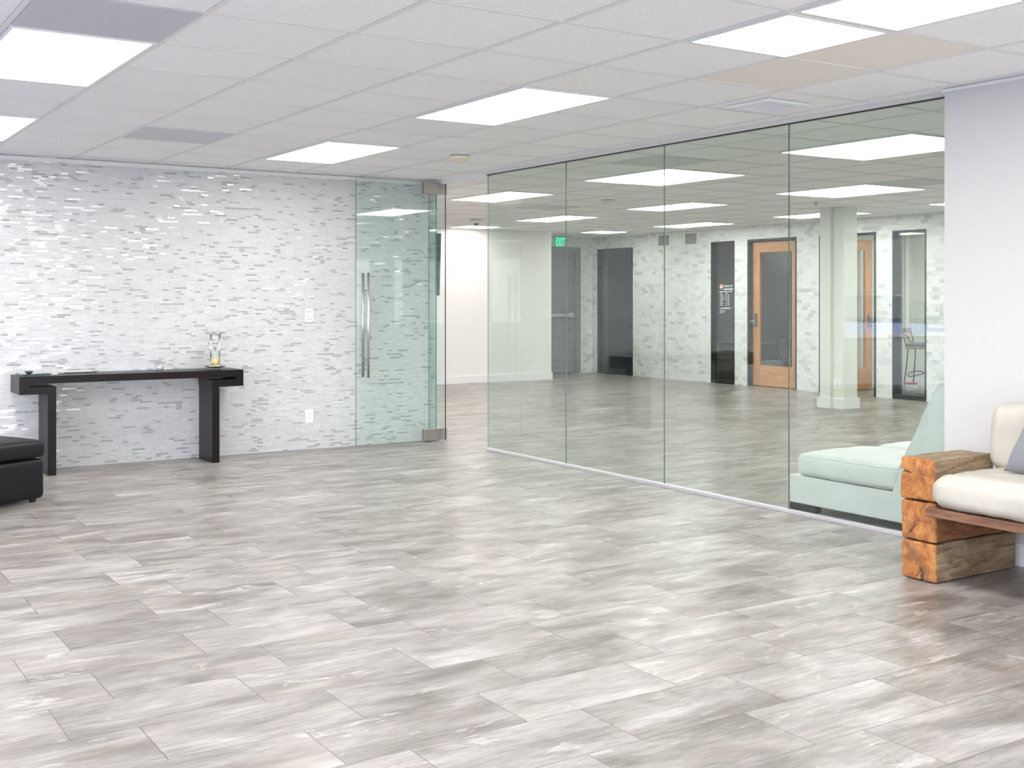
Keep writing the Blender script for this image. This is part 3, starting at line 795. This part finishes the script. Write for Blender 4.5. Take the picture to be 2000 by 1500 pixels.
def disc(name, mat, a0, a1, dz, x=-.0005, r_=.04):
    bm = new(); vs = [bm.verts.new((x, -.05 + r_ * math.cos(a0 + (a1 - a0) * k / 24), -.045 + dz + r_ * 1.05 * math.sin(a0 + (a1 - a0) * k / 24))) for k in range(25)]
    bm.faces.new(vs)
    ex = bmesh.ops.extrude_face_region(bm, geom=bm.faces[:]); bmesh.ops.translate(bm, verts=[v for v in ex['geom'] if isinstance(v, bmesh.types.BMVert)], vec=(-.0006, 0, 0))
    obj(name, bm, mat, t)
disc('emblem_top', M['decal_red'], -.1, PI + .1, .008); disc('emblem_base', M['decal_purple'], PI, 2 * PI, -.008)
bm = new()
for y in (-.024, -.041, -.059): add_lathe(bm, [(.012, 0), (.012, .001)], seg=10)
bm.free(); bm = new(); add_box(bm, -.003, -.0018, -.083, -.017, -.054, -.032)
for k in range(3): add_box(bm, -.003, -.0018, -.083 + k * .025, -.068 + k * .025, -.062, -.054)
obj('emblem_letters', bm, M['decal_white'], t)

# TV on the far wall
t = thing('wall_tv', 'black flat television tilted forward on the off-white far wall', 'television', (8.66, YB - .03, 1.355), 0, None, (.055, 0, 0))
bm = new(); add_box(bm, -1.45, 0, -.05, -.012, 0, .94, .006); obj('tv_casing', bm, M['black'], t)
bm = new(); add_box(bm, -1.435, -.015, -.0525, -.0500, .02, .925); obj('screen', bm, M['screen'], t)
bm = new(); add_box(bm, -.9, -.5, -.012, .02, .3, .6); obj('wall_mount', bm, M['black'], t)
# switch plates & outlets
def plate(loc, rot, label, kind, w_=.072, h_=.115, name=None):
    """front faces local -Y"""
    t = thing(name or ('light_switch' if kind == 'switch' else 'power_outlet'), label, 'light switch' if kind == 'switch' else 'power outlet', loc, 0, None, rot)
    bm = new(); add_box(bm, -w_ / 2, w_ / 2, -.006, 0, -h_ / 2, h_ / 2, .002); obj('cover_plate', bm, M['plastic'], t)
    if kind == 'switch':
        bm = new(); add_box(bm, -.0165, .0165, -.0085, -.005, -.0335, .0335, .001)
        obj('rocker', bm, M['plastic'], t)
        bm = new(); add_box(bm, -.018, .018, -.0068, -.0055, -.0365, .0365); obj('rocker_gap', bm, M['slot'], t)
        bm = new(); add_box(bm, -.006, .006, -.0092, -.0084, -.014, -.011); obj('indicator', bm, M['slot'], t)
    else:
        bm = new(); add_box(bm, -.0165, .0165, -.0085, -.005, -.0335, .0335, .001); obj('receptacle', bm, M['plastic'], t)
        bm = new()
        for s_ in (-1, 1):
            z = s_ * .018
            add_box(bm, -.0085, -.006, -.0092, -.0084, z, z + .009); add_box(bm, .006, .0085, -.0092, -.0084, z, z + .009); add_box(bm, -.0025, .0025, -.0092, -.0084, z - .009, z - .004)
        obj('socket_slot', bm, M['slot'], t)
    return t
plate((4.012, YW, 1.156), (0, 0, 0), 'white rocker switch on the mosaic wall above the outlet', 'switch')
plate((4.014, YW, .284), (0, 0, 0), 'white double power outlet low on the mosaic wall', 'outlet')
plate((8.915, YB, 1.775), (0, 0, 0), 'small white wall plate high on the off-white far wall', 'switch', .10, .125)
plate((XM, 15.19, 1.19), (0, 0, -PI / 2), 'pale switch plate on the marble wall beside the wide dark window', 'switch', .12, .115)

# ------------------------------------------------------------------ column
t = thing('column', 'cream square column with white baseboard behind the glass partition', 'column', (0, 0, 0))
bm = new(); add_box(bm, 10.70, 10.98, 9.56, 9.72, 0, H + .005); add_box(bm, 10.745, 10.98, 9.395, 9.56, 0, H + .005)
obj('shaft', bm, flat('cream painted column', (.77, .77, .71), .7, 0, 60, .012), t)
bm = new(); add_box(bm, 10.672, 11.005, 9.545, 9.745, 0, .125, .003); add_box(bm, 10.722, 11.005, 9.372, 9.545, 0, .125, .003)
obj('baseboard', bm, M['trim'], t)
plate((10.745, 9.485, .295), (0, 0, -PI / 2), 'double-width white outlet plate on the cream column', 'outlet', .125, .125)

# ------------------------------------------------------------------ console table
t = thing('console_table', 'long espresso wood console table with slotted ends against the mosaic wall', 'table', (0, 0, 0))
bm = new(); add_box(bm, 1.595, 3.281, 9.03, 9.375, .678, .733, .0015); obj('tabletop', bm, M['dark_wood'], t)
for (outer, slot, legx0, legx1, s_) in ((1.595, 1.66, 1.791, 1.851, 1), (3.281, 3.222, 3.084, 3.024, -1)):
    bm = new(); a, b = sorted((outer, slot)); add_box(bm, a, b, 9.03, 9.375, .602, .678, .001)
    a, b = sorted((slot, legx1)); add_box(bm, a, b, 9.03, 9.375, .602, .655, .001)
    obj('end_bracket', bm, M['dark_wood'], t)
    bm = new(); a, b = sorted((legx0, legx1)); add_box(bm, a, b, 9.03, 9.36, 0, .602, .0015); obj('leg', bm, M['dark_wood_z'], t)
# things on the table
bm = new(); add_box(bm, -.1, .1, -.115, .1, 0, .010, .002)
bm.normal_update()
for f in bm.faces:
    if abs(f.normal.z) < .6: f.material_index = 1
o = obj('glass_tray', bm, [M['glass_door'], M['glass_edge']], None, (1.718, 9.185, .739), (0, 0, .05)); tag(o, 'square green glass plate on the left end of the console table', 'glass plate')
t = thing('ashtray', 'small dark round dish on the glass plate', 'dish', (1.672, 9.09, .7495))
bm = new(); add_lathe(bm, [(0, 0), (.016, 0), (.016, .004), (.026, .010), (.028, .020), (.025, .022), (.022, .016), (.008, .010), (0, .010)], seg=32); obj('bowl', bm, M['ash'], t)
t = thing('votive_candle', 'clear glass votive with white candle on the console table', 'candle', (2.68, 9.27, .733))
bm = new(); add_lathe(bm, [(0, 0), (.026, 0), (.031, .006), (.034, .065), (.0315, .065), (.0285, .010), (0, .010)], seg=32); obj('glass_cup', bm, M['glass_thin'], t)
bm = new(); add_lathe(bm, [(0, .011), (.027, .011), (.028, .034), (0, .034)], seg=28); obj('candle', bm, M['wax'], t)
for (x, y, z, lw, l) in ((1.87, 9.21, .733, .03, 'small silver clip lying on the console table beside the glass plate'),):
    o = new(); add_box(o, -.03, .03, -.006, .006, 0, .006, .002); add_tube(o, [(-.02, 0, .006), (-.024, .004, .028)], .003, 8); oo = obj('metal_clip', o, M['chrome'], None, (x, y, z), (0, 0, .3)); tag(oo, l, 'clip')
o = new(); add_box(o, -.12, .12, -.012, .012, 0, .006, .002); oo = obj('pen', o, M['black'], None, (2.08, 9.29, .733), (0, 0, .0)); tag(oo, 'thin dark pen lying at the back of the console table', 'pen')
t = thing('hourglass', 'silver framed hourglass with yellow sand on the console table', 'hourglass', (3.105, 9.20, .733))
def ring_plate(z, s_):
    bm = new(); add_lathe(bm, [(0, z), (.062, z), (.078, z + s_ * .006), (.088, z + s_ * .013), (.084, z + s_ * .017), (.070, z + s_ * .018), (.060, z + s_ * .026), (0, z + s_ * .026)], seg=40); return bm
obj('base_plate', ring_plate(.014, 1), M['chrome'], t)
obj('top_plate', ring_plate(.306, -1), M['chrome'], t)
for k in range(4):
    a = PI / 4 + k * PI / 2 - .25
    x, y = .048 * math.cos(a), .048 * math.sin(a)
    bm = new(); add_tube(bm, [(x, y, .036), (x, y, .286)], .0042, 10); obj('rod', bm, M['chrome'], t)
    bm = new(); add_lathe(bm, [(0, 0), (.0045, 0), (.0045, .016), (0, .016)], (x, y, 0), 10); obj('foot', bm, M['nickel'], t)
    bm = new(); add_lathe(bm, [(0, .304), (.005, .304), (.005, .316), (0, .320)], (x, y, 0), 10); obj('finial', bm, M['chrome'], t)
prof = [(.0, .040), (.028, .040), (.033, .055), (.034, .075), (.028, .100), (.014, .130), (.006, .150), (.005, .162), (.006, .174), (.014, .192), (.028, .222), (.034, .247), (.033, .268), (.026, .283), (0, .283)]
bm = new(); add_lathe(bm, prof, seg=32); obj('glass_bulbs', bm, M['glass_thin'], t)
bm = new(); add_lathe(bm, [(0, .043), (.027, .043), (.031, .055), (.032, .074), (.020, .080), (0, .086)], seg=28); obj('sand', bm, M['sand'], t)
bm = new(); add_lathe(bm, [(.009, .146), (.013, .148), (.013, .153), (.008, .155), (.008, .169), (.013, .171), (.013, .176), (.009, .178)], seg=20); obj('neck_collar', bm, M['nickel'], t)

# ------------------------------------------------------------------ ottoman
t = thing('ottoman', 'black leather ottoman with loose top cushion, cut by the left edge', 'ottoman', (1.562, 7.915, 0), 0, None, (0, 0, math.radians(27)))
W_, D_ = .95, .70     # extends -x (local) and +y
def leather_fn(amp, crown, seed):
    def fn(p, u):
        q = p.copy()
        if u.z > .99: q.z += crown * (1 - u.x ** 2) * (1 - u.y ** 2)
        n_ = noise.noise(Vector((p.x * 6 + seed, p.y * 6, p.z * 9)))
        n2 = noise.noise(Vector((p.x * 17 + seed, p.y * 13, p.z * 20)))
        d = p.normalized() if p.length > 0 else Vector((0, 0, 1))
        return q + Vector((d.x, d.y, d.z * .6)) * (n_ * amp + n2 * amp * .4)
    return fn
bm = new(); rounded_grid(bm, W_, D_, .105, .028, (44, 32, 10), leather_fn(.004, .035, 1)); bmesh.ops.translate(bm, verts=bm.verts, vec=(-W_ / 2, D_ / 2, .29 + .0475)); obj('top_cushion', bm, M['black_leather'], t)
bm = new(); rounded_grid(bm, W_ - .01, D_ - .01, .255, .03, (36, 28, 12), leather_fn(.002, 0, 4)); bmesh.ops.translate(bm, verts=bm.verts, vec=(-W_ / 2, D_ / 2, .022 + .1275)); obj('base', bm, M['black_leather'], t)
pts = []
def rr_path(x0, x1, y0, y1, z, r_, n_=8):
    out = []
    for (cx, cy, a0) in ((x1 - r_, y1 - r_, 0), (x0 + r_, y1 - r_, PI / 2), (x0 + r_, y0 + r_, PI), (x1 - r_, y0 + r_, 1.5 * PI)):
        for k in range(n_ + 1):
            a = a0 + k / n_ * PI / 2; out.append((cx + r_ * math.cos(a), cy + r_ * math.sin(a), z))
    return out
bm = new(); add_tube(bm, rr_path(-W_ + .010, -.010, .010, D_ - .010, .376, .02), .0035, 8, True); obj('piping', bm, M['black_leather'], t)
for (x, y) in ((-.06, .06), (-W_ + .06, .06), (-.06, D_ - .06), (-W_ + .06, D_ - .06)):
    bm = new(); add_lathe(bm, [(0, 0), (.02, 0), (.025, .03), (0, .03)], (x, y, 0), 14); obj('foot', bm, M['black'], t)

# ------------------------------------------------------------------ beam sofa
sofa = thing('beam_sofa', 'rustic sofa of stacked timber beams and oak plank with cream cushions', 'sofa', (0, 0, 0))
def cracks(kind):
    # list of (y0,z0,y1,z1,width,depth) in face coords: u 0..1 from far edge (left in view) to near edge, v 0..1 up
    return {'top': [(.44, 1.02, .36, .72, .006, .02), (-.02, .66, .30, .63, .010, .03), (.62, .62, .78, .58, .004, .01), (.1, .2, .18, .24, .003, .006)],
            'mid': [(.50, 1.02, .50, .82, .004, .01), (.62, 1.0, .60, .86, .004, .01), (.22, .12, .42, .36, .005, .015), (-.02, .4, .1, .42, .004, .01), (.5, .5, .9, .46, .003, .006)],
            'low': [(.56, .33, .60, -.02, .012, .05), (.44, .08, .60, .28, .006, .02), (.64, .10, .60, .30, .006, .02), (.3, .98, .34, .9, .004, .01)]}[kind]
def beam(kind, x0, x1, y0, y1, z0, z1, seed, side_mat):
    sx, sy, sz = x1 - x0, y1 - y0, z1 - z0
    cr = cracks(kind)
    def fn(p, u):
        q = p.copy()
        n1 = noise.noise(Vector((p.x * 5 + seed, p.y * 9, p.z * 9))); n2 = noise.noise(Vector((p.x * 20, p.y * 28 + seed, p.z * 28)))
        side = Vector((0, 0, 0))
        if abs(u.y) > .99: side.y = math.copysign(1, u.y)
        if abs(u.z) > .99: side.z = math.copysign(1, u.z)
        if u.x < -.99: side.x = -1
        q += side * (n1 * .0035 + n2 * .0018)
        if u.x < -.85:
            uu = (sy / 2 - p.y) / sy; vv = (p.z + sz / 2) / sz
            for (a, b, c, d, w_, dep) in cr:
                ax, ay = a * sy, b * sz; bx, by = c * sy, d * sz; px, py = uu * sy, vv * sz
                L2 = (bx - ax) ** 2 + (by - ay) ** 2; tt = max(0, min(1, ((px - ax) * (bx - ax) + (py - ay) * (by - ay)) / L2))
                dist = math.hypot(px - ax - tt * (bx - ax), py - ay - tt * (by - ay)) + noise.noise(Vector((px * 90, py * 90, seed))) * .0012
                wloc = w_ * (.4 + .6 * (tt if kind == 'low' else 1 - tt)) * .5
                if dist < wloc * 2: q.x += dep * max(0, 1 - dist / (wloc * 2))
        return q
    bm = new(); rounded_grid(bm, sx, sy, sz, .010, (40, 64, 64), fn)
    bmesh.ops.translate(bm, verts=bm.verts, vec=((x0 + x1) / 2, (y0 + y1) / 2, (z0 + z1) / 2))
    bm.normal_update()
    for f in bm.faces:
        if f.calc_center_median().x < x0 + .012 or f.normal.x < -.6: f.material_index = 1
    return obj('beam', bm, [side_mat, M['endgrain']], sofa)
YA0, YA1 = 3.396, 3.582
beam('low', 4.49, 5.10, YA0, YA1, .004, .180, 3.1, M['beam'])
beam('mid', 4.49, 5.10, YA0, YA1, .187, .367, 7.7, M['beam_red'])
beam('top', 4.485, 4.925, YA0, YA1, .373, .566, 12.4, M['beam'])
Yc = 1.55
for kind, x1_, z0, z1, m_ in (('low', 5.10, .004, .180, M['beam']), ('mid', 5.10, .187, .367, M['beam_red']), ('top', 4.925, .373, .566, M['beam'])):
    beam(kind, 4.49, x1_, Yc - .186, Yc, z0, z1, z0 * 30 + 2, m_)
bm = new(); add_box(bm, 4.452, 5.08, Yc - .02, 3.42, .313, .353, .004, 2); obj('seat_plank', bm, M['plank'], sofa)
bm = new(); add_box(bm, 5.085, 5.135, Yc, 3.385, .20, .72, .004, 2); obj('back_plank', bm, M['plank'], sofa)
def cushion_fn(crown, amp, seed, puff=.012, wr=9):
    def fn(p, u):
        q = p.copy(); k = (1 - u.x ** 2) * (1 - u.y ** 2)
        if u.z > .99: q.z += crown * k
        elif u.z < -.99: q.z -= crown * .15 * k
        e = 1 - abs(u.z)
        if abs(u.x) > .99: q.x += math.copysign(puff * (1 - u.z ** 2), u.x)
        if abs(u.y) > .99: q.y += math.copysign(puff * (1 - u.z ** 2), u.y)
        n_ = noise.noise(Vector((p.x * wr + seed, p.y * wr, p.z * wr * 1.3))); n2 = noise.noise(Vector((p.x * wr * 3 + seed, p.y * wr * 2.2, p.z * 10)))
        q += Vector((n_, n2, n_ * .8 + n2 * .4)) * amp
        return q
    return fn
def cushion(name, parent, c, size, r_, crown, amp, seed, mat, n=(36, 36, 12), rot=None, puff=.012, piping=True, pr=.0035):
    sx, sy, sz = size
    fn = cushion_fn(crown, amp, seed, puff)
    bm = new(); rounded_grid(bm, sx, sy, sz, r_, n, fn)
    o = obj(name, bm, mat, parent, c, rot)
    if piping:
        for zz in (sz / 2 - r_ * .35,):
            bm = new(); pts = []
            for (x, y, z) in rr_path(-sx / 2, sx / 2, -sy / 2, sy / 2, zz, r_ * 1.1, 6):
                pts.append(Vector((x, y, z)))
            # densify straight runs and push with the same noise
            dens = []
            for a, b in zip(pts, pts[1:] + pts[:1]):
                m_ = max(1, int((b - a).length / .03))
                for k in range(m_): dens.append(a.lerp(b, k / m_))
            out = []
            for p in dens:
                n_ = noise.noise(Vector((p.x * 9 + seed, p.y * 9, p.z * 11.7))); n2 = noise.noise(Vector((p.x * 27 + seed, p.y * 19.8, p.z * 10)))
                out.append(p + Vector((n_, n2, n_ * .8 + n2 * .4)) * amp)
            add_tube(bm, out, pr, 8, True); obj('piping', bm, mat, o)
    return o
cushion('seat_cushion', sofa, (4.765, 2.485, .429), (.64, 1.815, .150), .055, .022, .006, 2.0, M['cream_leather'], (40, 90, 14), None, .008, False)
cushion('back_cushion', sofa, (4.975, 2.962, .648), (.155, .875, .32), .05, .0, .006, 5.0, M['cream_leather'], (16, 60, 26), (0, .10, 0), .012, False)
cushion('back_cushion', sofa, (4.985, 2.03, .655), (.155, .87, .32), .05, .0, .006, 9.0, M['cream_leather'], (16, 60, 26), (0, .10, 0), .012, False)
def pillow(c, s, rot, label):
    bm = new(); n_ = 28; top = {}; bot = {}
    for i in range(n_ + 1):
        for j in range(n_ + 1):
            u, v = i / n_ * 2 - 1, j / n_ * 2 - 1
            pin = 1 - .10 * ((1 - u * u) * v * v + (1 - v * v) * u * u) * 0 - .07 * (1 - u * u) * abs(v) ** 3 * 0
            x = u * s / 2 * (1 - .08 * (1 - v * v) * u * u); y = v * s / 2 * (1 - .08 * (1 - u * u) * v * v)
            th = .085 * ((1 - u ** 4) * (1 - v ** 4)) ** .6 + .004 * noise.noise(Vector((x * 14, y * 14, 1)))
            top[i, j] = bm.verts.new((x, y, th)); 
            bot[i, j] = top[i, j] if i in (0, n_) or j in (0, n_) else bm.verts.new((x, y, -th))
    for i in range(n_):
        for j in range(n_):
            for d_, rev in ((top, 0), (bot, 1)):
                q = [d_[i, j], d_[i + 1, j], d_[i + 1, j + 1], d_[i, j + 1]]
                f = bm.faces.new(q[::-1] if rev else q); f.smooth = True
    bmesh.ops.rotate(bm, verts=bm.verts, cent=(0, 0, 0), matrix=Matrix.Rotation(math.radians(-9), 3, 'Z'))
    o = obj('throw_pillow', bm, M['grey_fabric'], None, c, rot); tag(o, label, 'pillow'); return o
pillow((4.80, 2.965, .680), .42, (0, math.radians(-63), 0), 'grey throw pillow leaning on the cream sofa back at the right edge')

# ------------------------------------------------------------------ pale lounge chairs behind the glass
def lounge_chair(x0, label):
    t = thing('lounge_chair', label, 'lounge chair', (x0, 0, 0), 0, 'pale armless lounge chairs')
    w_ = .62
    def body_poly():
        return [(5.115, .046), (5.128, .075), (5.132, .195), (5.118, .216), (4.33, .208), (4.300, .30), (4.287, .352), (4.24, .44), (4.184, .548), (4.14, .65), (4.085, .75), (4.041, .819), (4.018, .842), (3.99, .842), (3.975, .825), (3.975, .45), (3.99, .06), (4.00, .046)]
    bm = new(); add_prism(bm, body_poly(), 'x', 0, w_)
    es = [e for e in bm.edges if abs(e.verts[0].co.x - e.verts[1].co.x) < 1e-5]
    bmesh.ops.bevel(bm, geom=es, offset=.008, segments=3, profile=.5, affect='EDGES')
    obj('frame_upholstery', bm, M['pale_fabric'], t, smooth=False)
    c = cushion('seat_cushion', t, (w_ / 2, 4.685, .285), (w_ - .004, .725, .135), .03, .035, .005, 3.3 + x0, M['pale_fabric'], (34, 40, 12), (math.radians(0.2), 0, 0), .010, True, .0028)
    bm = new(); add_tube(bm, [(.001, 4.29, .352), (.001, 4.186, .548), (.001, 4.043, .819), (.001, 4.02, .843), (.001, 3.985, .843)], .003, 8); obj('seam', bm, M['pale_fabric'], t)
    for x in (.0, w_ - .06):
        bm = new(); add_box(bm, x, x + .06, 4.91, 5.12, 0, .046, .002); obj('foot', bm, M['black'], t)
        bm = new(); add_box(bm, x, x + .06, 4.0, 4.2, 0, .046, .002); obj('foot', bm, M['black'], t)
    return t
lounge_chair(5.36, 'pale grey armless lounge chair right behind the glass, whole side visible')
lounge_chair(6.07, 'pale grey armless lounge chair behind the nearer one, only its seat cushion showing')

# ------------------------------------------------------------------ side room: stool, paint cans
t = thing('bar_stool', 'cross-back bar stool with slate seat pad inside the lit side room', 'stool', (13.42, 10.34, 0), 0, None, (0, 0, math.radians(20)))
for (x, y) in ((-.17, -.15), (.17, -.15), (-.17, .17), (.17, .17)):
    bm = new(); add_tube(bm, [(x * 1.25, y * 1.25, 0), (x, y, .40), (x * .92, y * .92, .62)], .009, 8); obj('leg', bm, M['black'], t)
bm = new(); add_tube(bm, [(.20 * math.cos(a * PI / 12), .20 * math.sin(a * PI / 12), .27 + .03 * math.sin(a * PI / 6)) for a in range(24)], .007, 8, True); obj('footrest_ring', bm, M['black'], t)
bm = new(); rounded_grid(bm, .40, .38, .03, .012, (12, 12, 4)); bmesh.ops.translate(bm, verts=bm.verts, vec=(0, 0, .635)); obj('seat', bm, M['pine'], t)
bm = new(); rounded_grid(bm, .37, .35, .06, .025, (14, 14, 6)); bmesh.ops.translate(bm, verts=bm.verts, vec=(0, 0, .672)); obj('seat_pad', bm, M['stool_cushion'], t)
for x in (-.17, .17):
    bm = new(); add_tube(bm, [(x, .17, .62), (x * 1.02, .20, .75), (x * 1.05, .235, .885)], .008, 8); obj('back_post', bm, M['black'], t)
for s_ in (-1, 1):
    bm = new(); add_tube(bm, [(s_ * .15, .17, .655), (0, .20, .75), (-s_ * .15, .225, .85)], .012, 6); obj('cross_brace', bm, M['pine'], t)
bm = new()
pts2 = [(-.19, .225), (-.1, .25), (0, .26), (.1, .25), (.19, .225)]
for (a, b) in zip(pts2, pts2[1:]):
    vs = [(a[0], a[1], .83), (b[0], b[1], .83), (b[0], b[1], .90), (a[0], a[1], .90)]
    F_ = [bm.verts.new(v) for v in vs]; G_ = [bm.verts.new((v[0], v[1] + .02, v[2])) for v in vs]
    bm.faces.new(F_[::-1]); bm.faces.new(G_)
    for k in range(4): bm.faces.new((F_[k], F_[(k + 1) % 4], G_[(k + 1) % 4], G_[k]))
obj('top_rail', bm, M['pine'], t)
def can(x, y, r_, h_, label, rim):
    t = thing('paint_can', label, 'paint can', (x, y, 0), 0, 'paint cans in the side room')
    bm = new(); add_lathe(bm, [(0, 0), (r_, 0), (r_, h_ - .02), (0, h_ - .02)], seg=28); obj('can_body', bm, M['can'], t)
    bm = new(); add_lathe(bm, [(r_ + .002, h_ - .02), (r_ + .004, h_ - .012), (r_ + .004, h_), (r_ - .008, h_), (r_ - .01, h_ - .008), (0, h_ - .008)], seg=28); obj('rim', bm, M[rim], t)
    bm = new(); add_tube(bm, [(r_ * math.cos(a) * 1.03, -r_ * .25 - r_ * .8 * math.sin(a), h_ * .75 - .03 * math.sin(a)) for a in [k * PI / 10 for k in range(11)]], .0018, 6); obj('bail_handle', bm, M['chrome'], t)
can(12.81, 10.06, .082, .195, 'paint can with a red rim just inside the narrow window', 'red_paint')
can(12.78, 10.255, .078, .185, 'dripped paint can beside the red-rimmed one', 'can')
bm = new(); add_box(bm, -.1, .1, -.09, .09, 0, .035, .006); add_box(bm, -.09, .09, -.08, .08, .035, .07, .006); o = obj('paint_tray', bm, M['desk'], None, (12.83, 9.82, 0)); tag(o, 'stacked grey paint trays beside the paint can', 'paint tray')

# ------------------------------------------------------------------ dark office: desk, bin, chair
t = thing('office_desk', 'grey desk inside the dark office behind the wooden door', 'desk', (14.2, 12.75, 0))
bm = new(); add_box(bm, -.35, .35, -.75, .75, .71, .74, .003); obj('desktop', bm, M['desk'], t)
for (x, y) in ((-.31, -.71), (.31, -.71), (-.31, .71), (.31, .71)):
    bm = new(); add_box(bm, x - .02, x + .02, y - .02, y + .02, 0, .71); obj('leg', bm, M['desk'], t)
bm = new(); add_box(bm, .28, .31, -.69, .69, .3, .71); obj('modesty_panel', bm, M['desk'], t)
t = thing('waste_bin', 'pale plastic waste bin behind the glass of the wooden door', 'bin', (13.15, 12.93, 0))
bm = new(); add_prism(bm, [(-.10, -.10), (.10, -.10), (.10, .10), (-.10, .10)], 'z', 0, .34)
for v in bm.verts:
    if v.co.z > .1: v.co.x *= 1.35; v.co.y *= 1.35
obj('bin_body', bm, M['bin'], t)
bm = new(); add_tube(bm, [(-.138, -.138, .345), (.138, -.138, .345), (.138, .138, .345), (-.138, .138, .345)], .008, 6, True); obj('rim', bm, M['bin'], t)
t = thing('office_chair', 'black padded office chair behind the glass of the wooden door', 'office chair', (13.25, 12.42, 0), 0, None, (0, 0, math.radians(60)))
bm = new(); rounded_grid(bm, .46, .46, .08, .03, (14, 14, 6)); bmesh.ops.translate(bm, verts=bm.verts, vec=(0, 0, .40)); obj('seat', bm, M['black_fabric'], t)
bm = new(); rounded_grid(bm, .44, .07, .30, .03, (14, 6, 10)); bmesh.ops.translate(bm, verts=bm.verts, vec=(0, .23, .56)); obj('backrest', bm, M['black_fabric'], t)
bm = new(); add_tube(bm, [(0, 0, .05), (0, 0, .37)], .025, 12); obj('gas_post', bm, M['black'], t)
for k in range(5):
    a = k * 2 * PI / 5; bm = new(); add_tube(bm, [(0, 0, .08), (.26 * math.cos(a), .26 * math.sin(a), .05)], .016, 8); add_lathe(bm, [(0, 0), (.018, .004), (.024, .024), (.018, .045), (0, .05)], (.26 * math.cos(a), .26 * math.sin(a), 0), 10); obj('caster_leg', bm, M['black'], t)
t = thing('low_cabinet', 'low black cabinet inside the office behind the lettered window', 'cabinet', (13.2, 13.55, 0))
bm = new(); add_box(bm, -.2, .2, -.45, .45, 0, .60, .004); obj('cabinet_body', bm, M['black'], t)
bm = new(); add_box(bm, -.23, .23, -.48, .48, .60, .62, .003); obj('cabinet_top', bm, M['desk'], t)
t = thing('low_cabinet', 'low black bench inside the dark room behind the wide window', 'cabinet', (13.1, 16.3, 0))
bm = new(); add_box(bm, -.25, .25, -.9, .9, 0, .28, .004); obj('cabinet_body', bm, M['black'], t)
bm = new(); add_box(bm, -.27, .27, -.92, .92, .28, .30, .003); obj('cabinet_top', bm, M['desk'], t)

# ------------------------------------------------------------------ outside
bm = new(); add_box(bm, -60, XL - .13, -40, 60, -.16, -.10); add_box(bm, XL - .13, 5.0, YW + .14, 60, -.16, -.102); struct('ground', bm, M['asphalt'])

# a parked white car, seen only as a reflection in the partition
t = thing('car', 'white car parked outside, seen only as a faint reflection in the glass partition', 'car', (-7.6, 15.4, -.10), math.radians(52))
body = [(-2.25, .28), (-2.28, .62), (-2.15, .80), (-1.55, .90), (-.95, .95), (.95, .98), (1.75, .88), (2.15, .74), (2.28, .50), (2.25, .28)]
bm = new(); add_prism(bm, body, 'y', -.86, .86)
bmesh.ops.bevel(bm, geom=[e for e in bm.edges if abs(e.verts[0].co.y - e.verts[1].co.y) < 1e-5], offset=.07, segments=4, profile=.5, affect='EDGES')
obj('body', bm, M['car_white'], t, smooth=True)
cab = [(-1.75, .90), (-1.15, 1.36), (-.6, 1.47), (.35, 1.47), (.85, 1.36), (1.45, .96)]
bm = new(); add_prism(bm, cab, 'y', -.80, .80)
for v in bm.verts:
    if v.co.z > 1.2: v.co.y *= .82
obj('windows', bm, M['car_glass'], t)
bm = new(); add_prism(bm, [(-1.1, 1.37), (-.6, 1.475), (.35, 1.475), (.82, 1.37), (.82, 1.40), (.35, 1.51), (-.6, 1.51), (-1.1, 1.40)], 'y', -.66, .66); obj('roof', bm, M['car_white'], t)
for x in (-1.4, 1.4):
    for y in (-.86, .86):
        bm = new(); add_lathe(bm, [(0, -.1), (.20, -.1), (.30, -.1), (.32, -.07), (.32, .07), (.30, .1), (.20, .1), (0, .1)], seg=28)
        bmesh.ops.rotate(bm, verts=bm.verts, cent=(0, 0, 0), matrix=Matrix.Rotation(PI / 2, 3, 'X')); bmesh.ops.translate(bm, verts=bm.verts, vec=(x, y, .32)); obj('wheel', bm, M['rubber'], t)

# ------------------------------------------------------------------ world and lights
w = bpy.data.worlds.new('World'); scene.world = w; w.use_nodes = True
nt = w.node_tree; nt.nodes.clear()
out = nt.nodes.new('ShaderNodeOutputWorld'); bg = nt.nodes.new('ShaderNodeBackground')
tc = nt.nodes.new('ShaderNodeTexCoord'); sp = nt.nodes.new('ShaderNodeSeparateXYZ'); rp = nt.nodes.new('ShaderNodeValToRGB')
nt.links.new(tc.outputs['Generated'], sp.inputs[0]); nt.links.new(sp.outputs[2], rp.inputs[0])
rp.color_ramp.elements[0].position = .0; rp.color_ramp.elements[0].color = (.80, .80, .84, 1)
rp.color_ramp.elements[1].position = .6; rp.color_ramp.elements[1].color = (.30, .42, .80, 1)
nt.links.new(rp.outputs[0], bg.inputs[0])
mr = nt.nodes.new('ShaderNodeMapRange'); mr.clamp = True   # sky made much brighter behind the camera, added to lift the ceiling
for k_, v_ in ((1, -.6), (2, .5), (3, 10.0), (4, .8)): mr.inputs[k_].default_value = v_
nt.links.new(sp.outputs[1], mr.inputs[0]); nt.links.new(mr.outputs[0], bg.inputs[1])
nt.links.new(bg.outputs[0], out.inputs[0])

# ------------------------------------------------------------------ camera
cd = bpy.data.cameras.new('Camera'); cam = bpy.data.objects.new('Camera', cd); col.objects.link(cam)
cam.location = (0, 0, 1.298); cam.rotation_euler = (PI / 2, 0, -.575)
cd.sensor_width = 36; cd.sensor_fit = 'HORIZONTAL'; cd.lens = 2275.5 / 2000 * 36
cd.shift_x = 0; cd.shift_y = -(750 - 584.3) / 2000
cd.clip_start = .05; cd.clip_end = 200
scene.camera = cam
scene.view_settings.view_transform = 'Standard'; scene.view_settings.look = 'None'
scene.view_settings.exposure = .22; scene.view_settings.gamma = 1; scene.view_settings.use_curve_mapping = False
